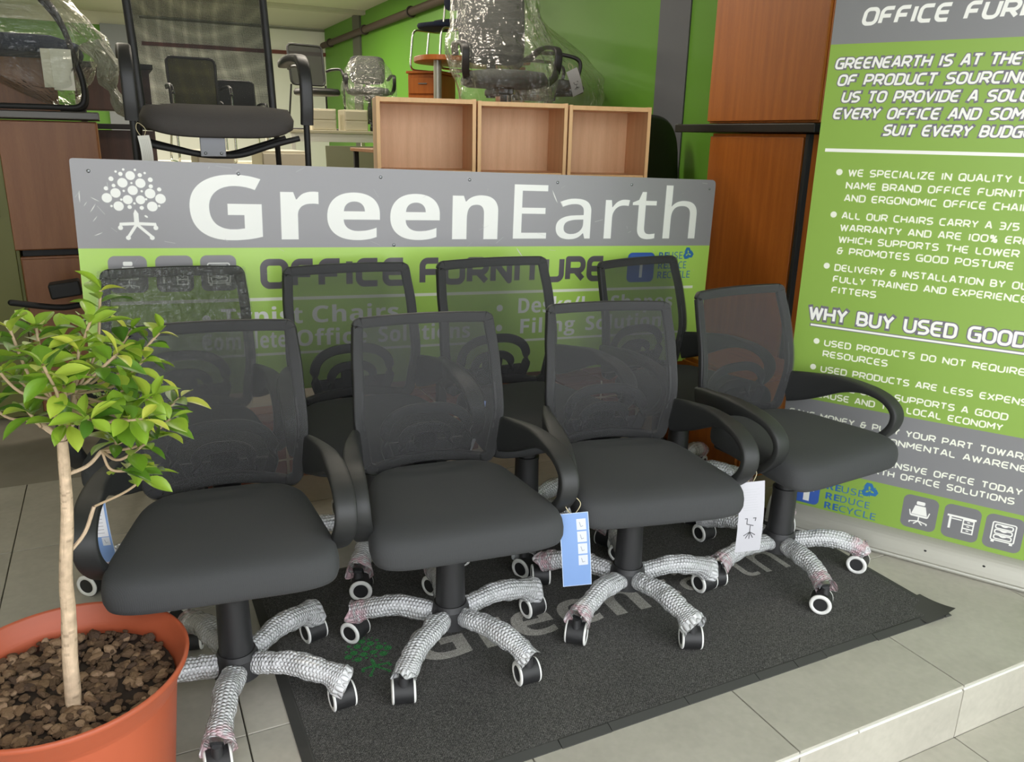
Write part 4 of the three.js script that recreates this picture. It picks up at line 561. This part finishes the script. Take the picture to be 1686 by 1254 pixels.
// orange cabinets by the right wall
{
  const X = 2.7, dep = XW - X - .015;
  const lo = thing('wall_cabinet', 'tall orange wood cabinet under the black shelf, next to the sign', 'cabinet', [X, 0, -2.995]);
  part('carcass', board(dep, 1.45, .625, dep / 2, .725, 0, .004), orangeWood, lo); part('door', board(.018, 1.4, .615, -.009, .735, 0, .003), orangeWood, lo); part('edge', board(.03, 1.45, .02, 0, .725, .325, .003), blackMatte, lo); part('plinth', board(.02, .05, .6, -.002, .027, 0), blackMatte, lo);
  const sh = thing('black_shelf', 'long black shelf board between the lower and upper orange cabinets', 'shelf', [X, 1.452, -3.09]); part('board', rbox(dep + .03, .038, .955, .004, dep / 2 - .025, .021, 0), std('#141312', .4), sh); part('end_cap', rbox(.03, .042, .03, .006, -.02, .022, -.475), std('#55565a', .4), sh);
  part('corner_bracket', rbox(.1, .05, .09, .006, .05, .02, .52), std('#4c4d50', .5), sh);
  const up = thing('wall_cabinet', 'upper orange wood cabinet standing on the black shelf beside the banner', 'cabinet', [X, 1.495, -2.985]);
  part('carcass', board(dep, 1.1, .72, dep / 2, .55, 0, .004), orangeWood, up); part('door', board(.018, 1.08, .71, -.009, .55, 0, .003), orangeWood, up);
  const dk = thing('brown_cabinet', 'dark reddish brown cabinet half hidden behind the left edge of the banner', 'cabinet', [2.84, 0, -2.35]);
  part('carcass', board(.26, 1.44, .58, .13, .72, 0, .004), wood([74, 38, 24], [104, 58, 40], 17, { rough: .4 }), dk); for (const [y, h] of [[.36, .68], [.9, .36], [1.26, .32]]) part('drawer', board(.016, h, .57, -.008, y, 0, .003), wood([78, 42, 28], [110, 62, 44], 18, { rough: .4 }), dk);
  const lw = thing('low_cupboard', 'low orange wood cupboard on the floor under the back row chair by the banner', 'cupboard', [2.5, 0, -2.76]);
  part('carcass', board(.38, .46, .6, 0, .23, 0, .004), orangeWood, lw); part('door', board(.36, .42, .016, 0, .23, .308, .003), orangeWood, lw); part('side', board(.016, .42, .58, -.198, .23, 0, .003), orangeWood, lw);
}
// brown cabinets, olive cupboard and the wrapped navy chair on the left
{
  const a = thing('brown_cabinet', 'brown wood cabinet on the floor at the left, lower one of the stacked pair', 'cabinet', [-.24, 0, -4.76]);
  part('carcass', board(.4, .805, .5, 0, .4025, 0, .004), brownWood, a); part('door', board(.39, .75, .016, 0, .42, .258, .003), brownWood, a);
  const b = thing('brown_cabinet', 'brown wood cabinet at the left, upper one of the stacked pair', 'cabinet', [-.24, .832, -4.76]);
  part('foot', board(.38, .03, .46, 0, -.012, -.01), blackMatte, b); part('carcass', board(.42, .6, .5, -.01, .305, 0, .004), brownWood, b); part('door', board(.41, .59, .016, -.01, .305, .258, .003), brownWood, b);
  const c = thing('olive_cupboard', 'olive green cupboard with a chrome handle at the far left edge', 'cupboard', [-.9, 0, -4.75]);
  part('carcass', board(.92, 1.42, .45, 0, .71, 0, .005), olive, c); for (const s of [-1, 1]) { const d = part('door', board(.44, 1.36, .018, s * .225, .72, .235, .003), olive, c); if (s > 0) part('handle', bentTube([[.4, 1.17, .24], [.4, 1.17, .275], [.4, 1.0, .275], [.4, 1.0, .24]], .012, .007), chrome, d); }
  const t = thing('glass_top_table', 'dark grey edged board lying on top of the brown cabinets', 'board', [-.5, 1.442, -4.72]); part('board', rbox(.95, .036, .56, .004, 0, .019, 0), std('#3b3a38', .35), t); part('edge_strip', rbox(.95, .03, .012, .003, 0, .019, .284), std('#625f59', .4), t);
  const p = thing('brown_desk', 'orange brown desk with panel side behind the wrapped navy chair', 'desk', [-.45, 1.482, -4.94]); part('panel', board(.5, .3, .02, 0, .15, .1), wood([112, 66, 16], [150, 94, 30], 23, {}), p); part('desk_top', board(.56, .025, .2, 0, .312, 0), darkWood, p); part('panel', board(.02, .29, .18, .2, .148, 0), darkWood, p);
  const ch = thing('navy_visitor_chair', 'navy cushioned chair on a black sled frame wrapped in clear plastic, at the top left', 'chair', [-.32, 1.482, -4.66]);
  const seat = grid(40, 5, (u, v) => { const [q, w] = sq(-u * 6.28318, 4), k = [0, .7, .96, 1, .95, 0][Math.round(v * 5)], y = [.33, .33, .32, .285, .25, .247][Math.round(v * 5)]; return V(q * k * .26, y - .05 * clamp(q * k - .5), w * k * .22); }, null, true);
  part('seat', seat, navy, ch); part('backrest', rbox(.07, .42, .42, .03, -.27, .58, 0), navy, ch);
  for (const z of [-.24, .24]) part('frame', bentTube([[-.28, .75, z], [.02, .62, z], [.18, .42, z], [.25, .12, z], [.24, .014, z], [-.3, .014, z]], .09, .013), blackMatte, ch);
  part('armrest', sweep([[-.25, .56, .25], [-.1, .6, .25], [.05, .58, .25], [.16, .5, .25]], () => .05, () => .025, () => V(0, 0, 1), 24), blackPlastic, ch);
  part('plastic_wrap', bag([[.02, .16, .05, .06, .12], [.1, .1, .05, .16, .24], [.2, .05, .03, .28, .27], [.32, .06, .02, .32, .28], [.42, 0, 0, .3, .28], [.55, -.08, 0, .25, .27], [.68, -.16, 0, .16, .25], [.74, -.2, 0, .05, .1]], 6, .05), film, ch);
  part('plastic_tail', bag([[.3, .3, .2, .05, .1], [.22, .36, .22, .05, .09], [.14, .35, .22, .04, .06], [.09, .37, .22, .02, .03], [.02, .4, .22, .04, .05], [-.02, .42, .22, .015, .02]], 12, .08), new THREE.MeshPhysicalMaterial({ color: '#d8dacb', transmission: .55, thickness: 0, roughness: .45, bumpMap: wrinkle, bumpScale: .05, side: THREE.DoubleSide }), ch);
  const paper = thing('paper_sheet', 'white folded paper sheet hanging inside the plastic of the navy chair', 'paper', [-.15, 1.745, -4.39]); part('sheet', grid(6, 8, (u, v) => V((u - .5) * .085, -.175 * v, .012 * Math.sin(u * 3)), null), std('#dcdacb', .7, { side: THREE.DoubleSide }), paper); part('sheet', grid(6, 8, (u, v) => V((u - .5) * .05 - .055, -.165 * v, -.01), null), std('#cfcbb8', .7, { side: THREE.DoubleSide }), paper);
  const dk = thing('dark_desk', 'dark brown desk at the left behind the large mesh visitor chair, upper of two', 'desk', [.06, 1.44, -5.6]); part('panel', board(.4, .24, .3, 0, .19, 0, .004), darkWood, dk); part('desk_top', board(.44, .03, .36, 0, .315, 0, .004), blackMatte, dk); for (const s of [-1, 1]) part('leg', board(.03, .09, .3, s * .17, .04, 0), blackMatte, dk);
  const dl = thing('dark_desk', 'dark brown desk at the left behind the large mesh visitor chair, lower of two', 'desk', [.06, 0, -5.6]); part('panel', board(.4, 1.4, .32, 0, .7, 0, .004), darkWood, dl); part('desk_top', board(.46, .03, .38, 0, 1.42, 0, .004), blackMatte, dl);
  const bar = thing('metal_stand', 'black metal stand with a horizontal bar beside the left end of the sign', 'stand', [-.165, 0, -4.2]); part('bar', capTube([[-.3, .655, .06], [-.12, .615, .03], [0, .62, 0]], .014, 20), blackMatte, bar); const bl = part('end_block', rbox(.13, .07, .09, .01, 0, .7, 0), blackMatte, bar); bl.rotation.z = .12; part('post', cyl(.014, .018, .68, 0, .34, 0, 14), blackMatte, bar); part('base_plate', rbox(.2, .012, .2, .004, 0, .006, 0), blackMatte, bar);
}
renderer.render(scene, camera);
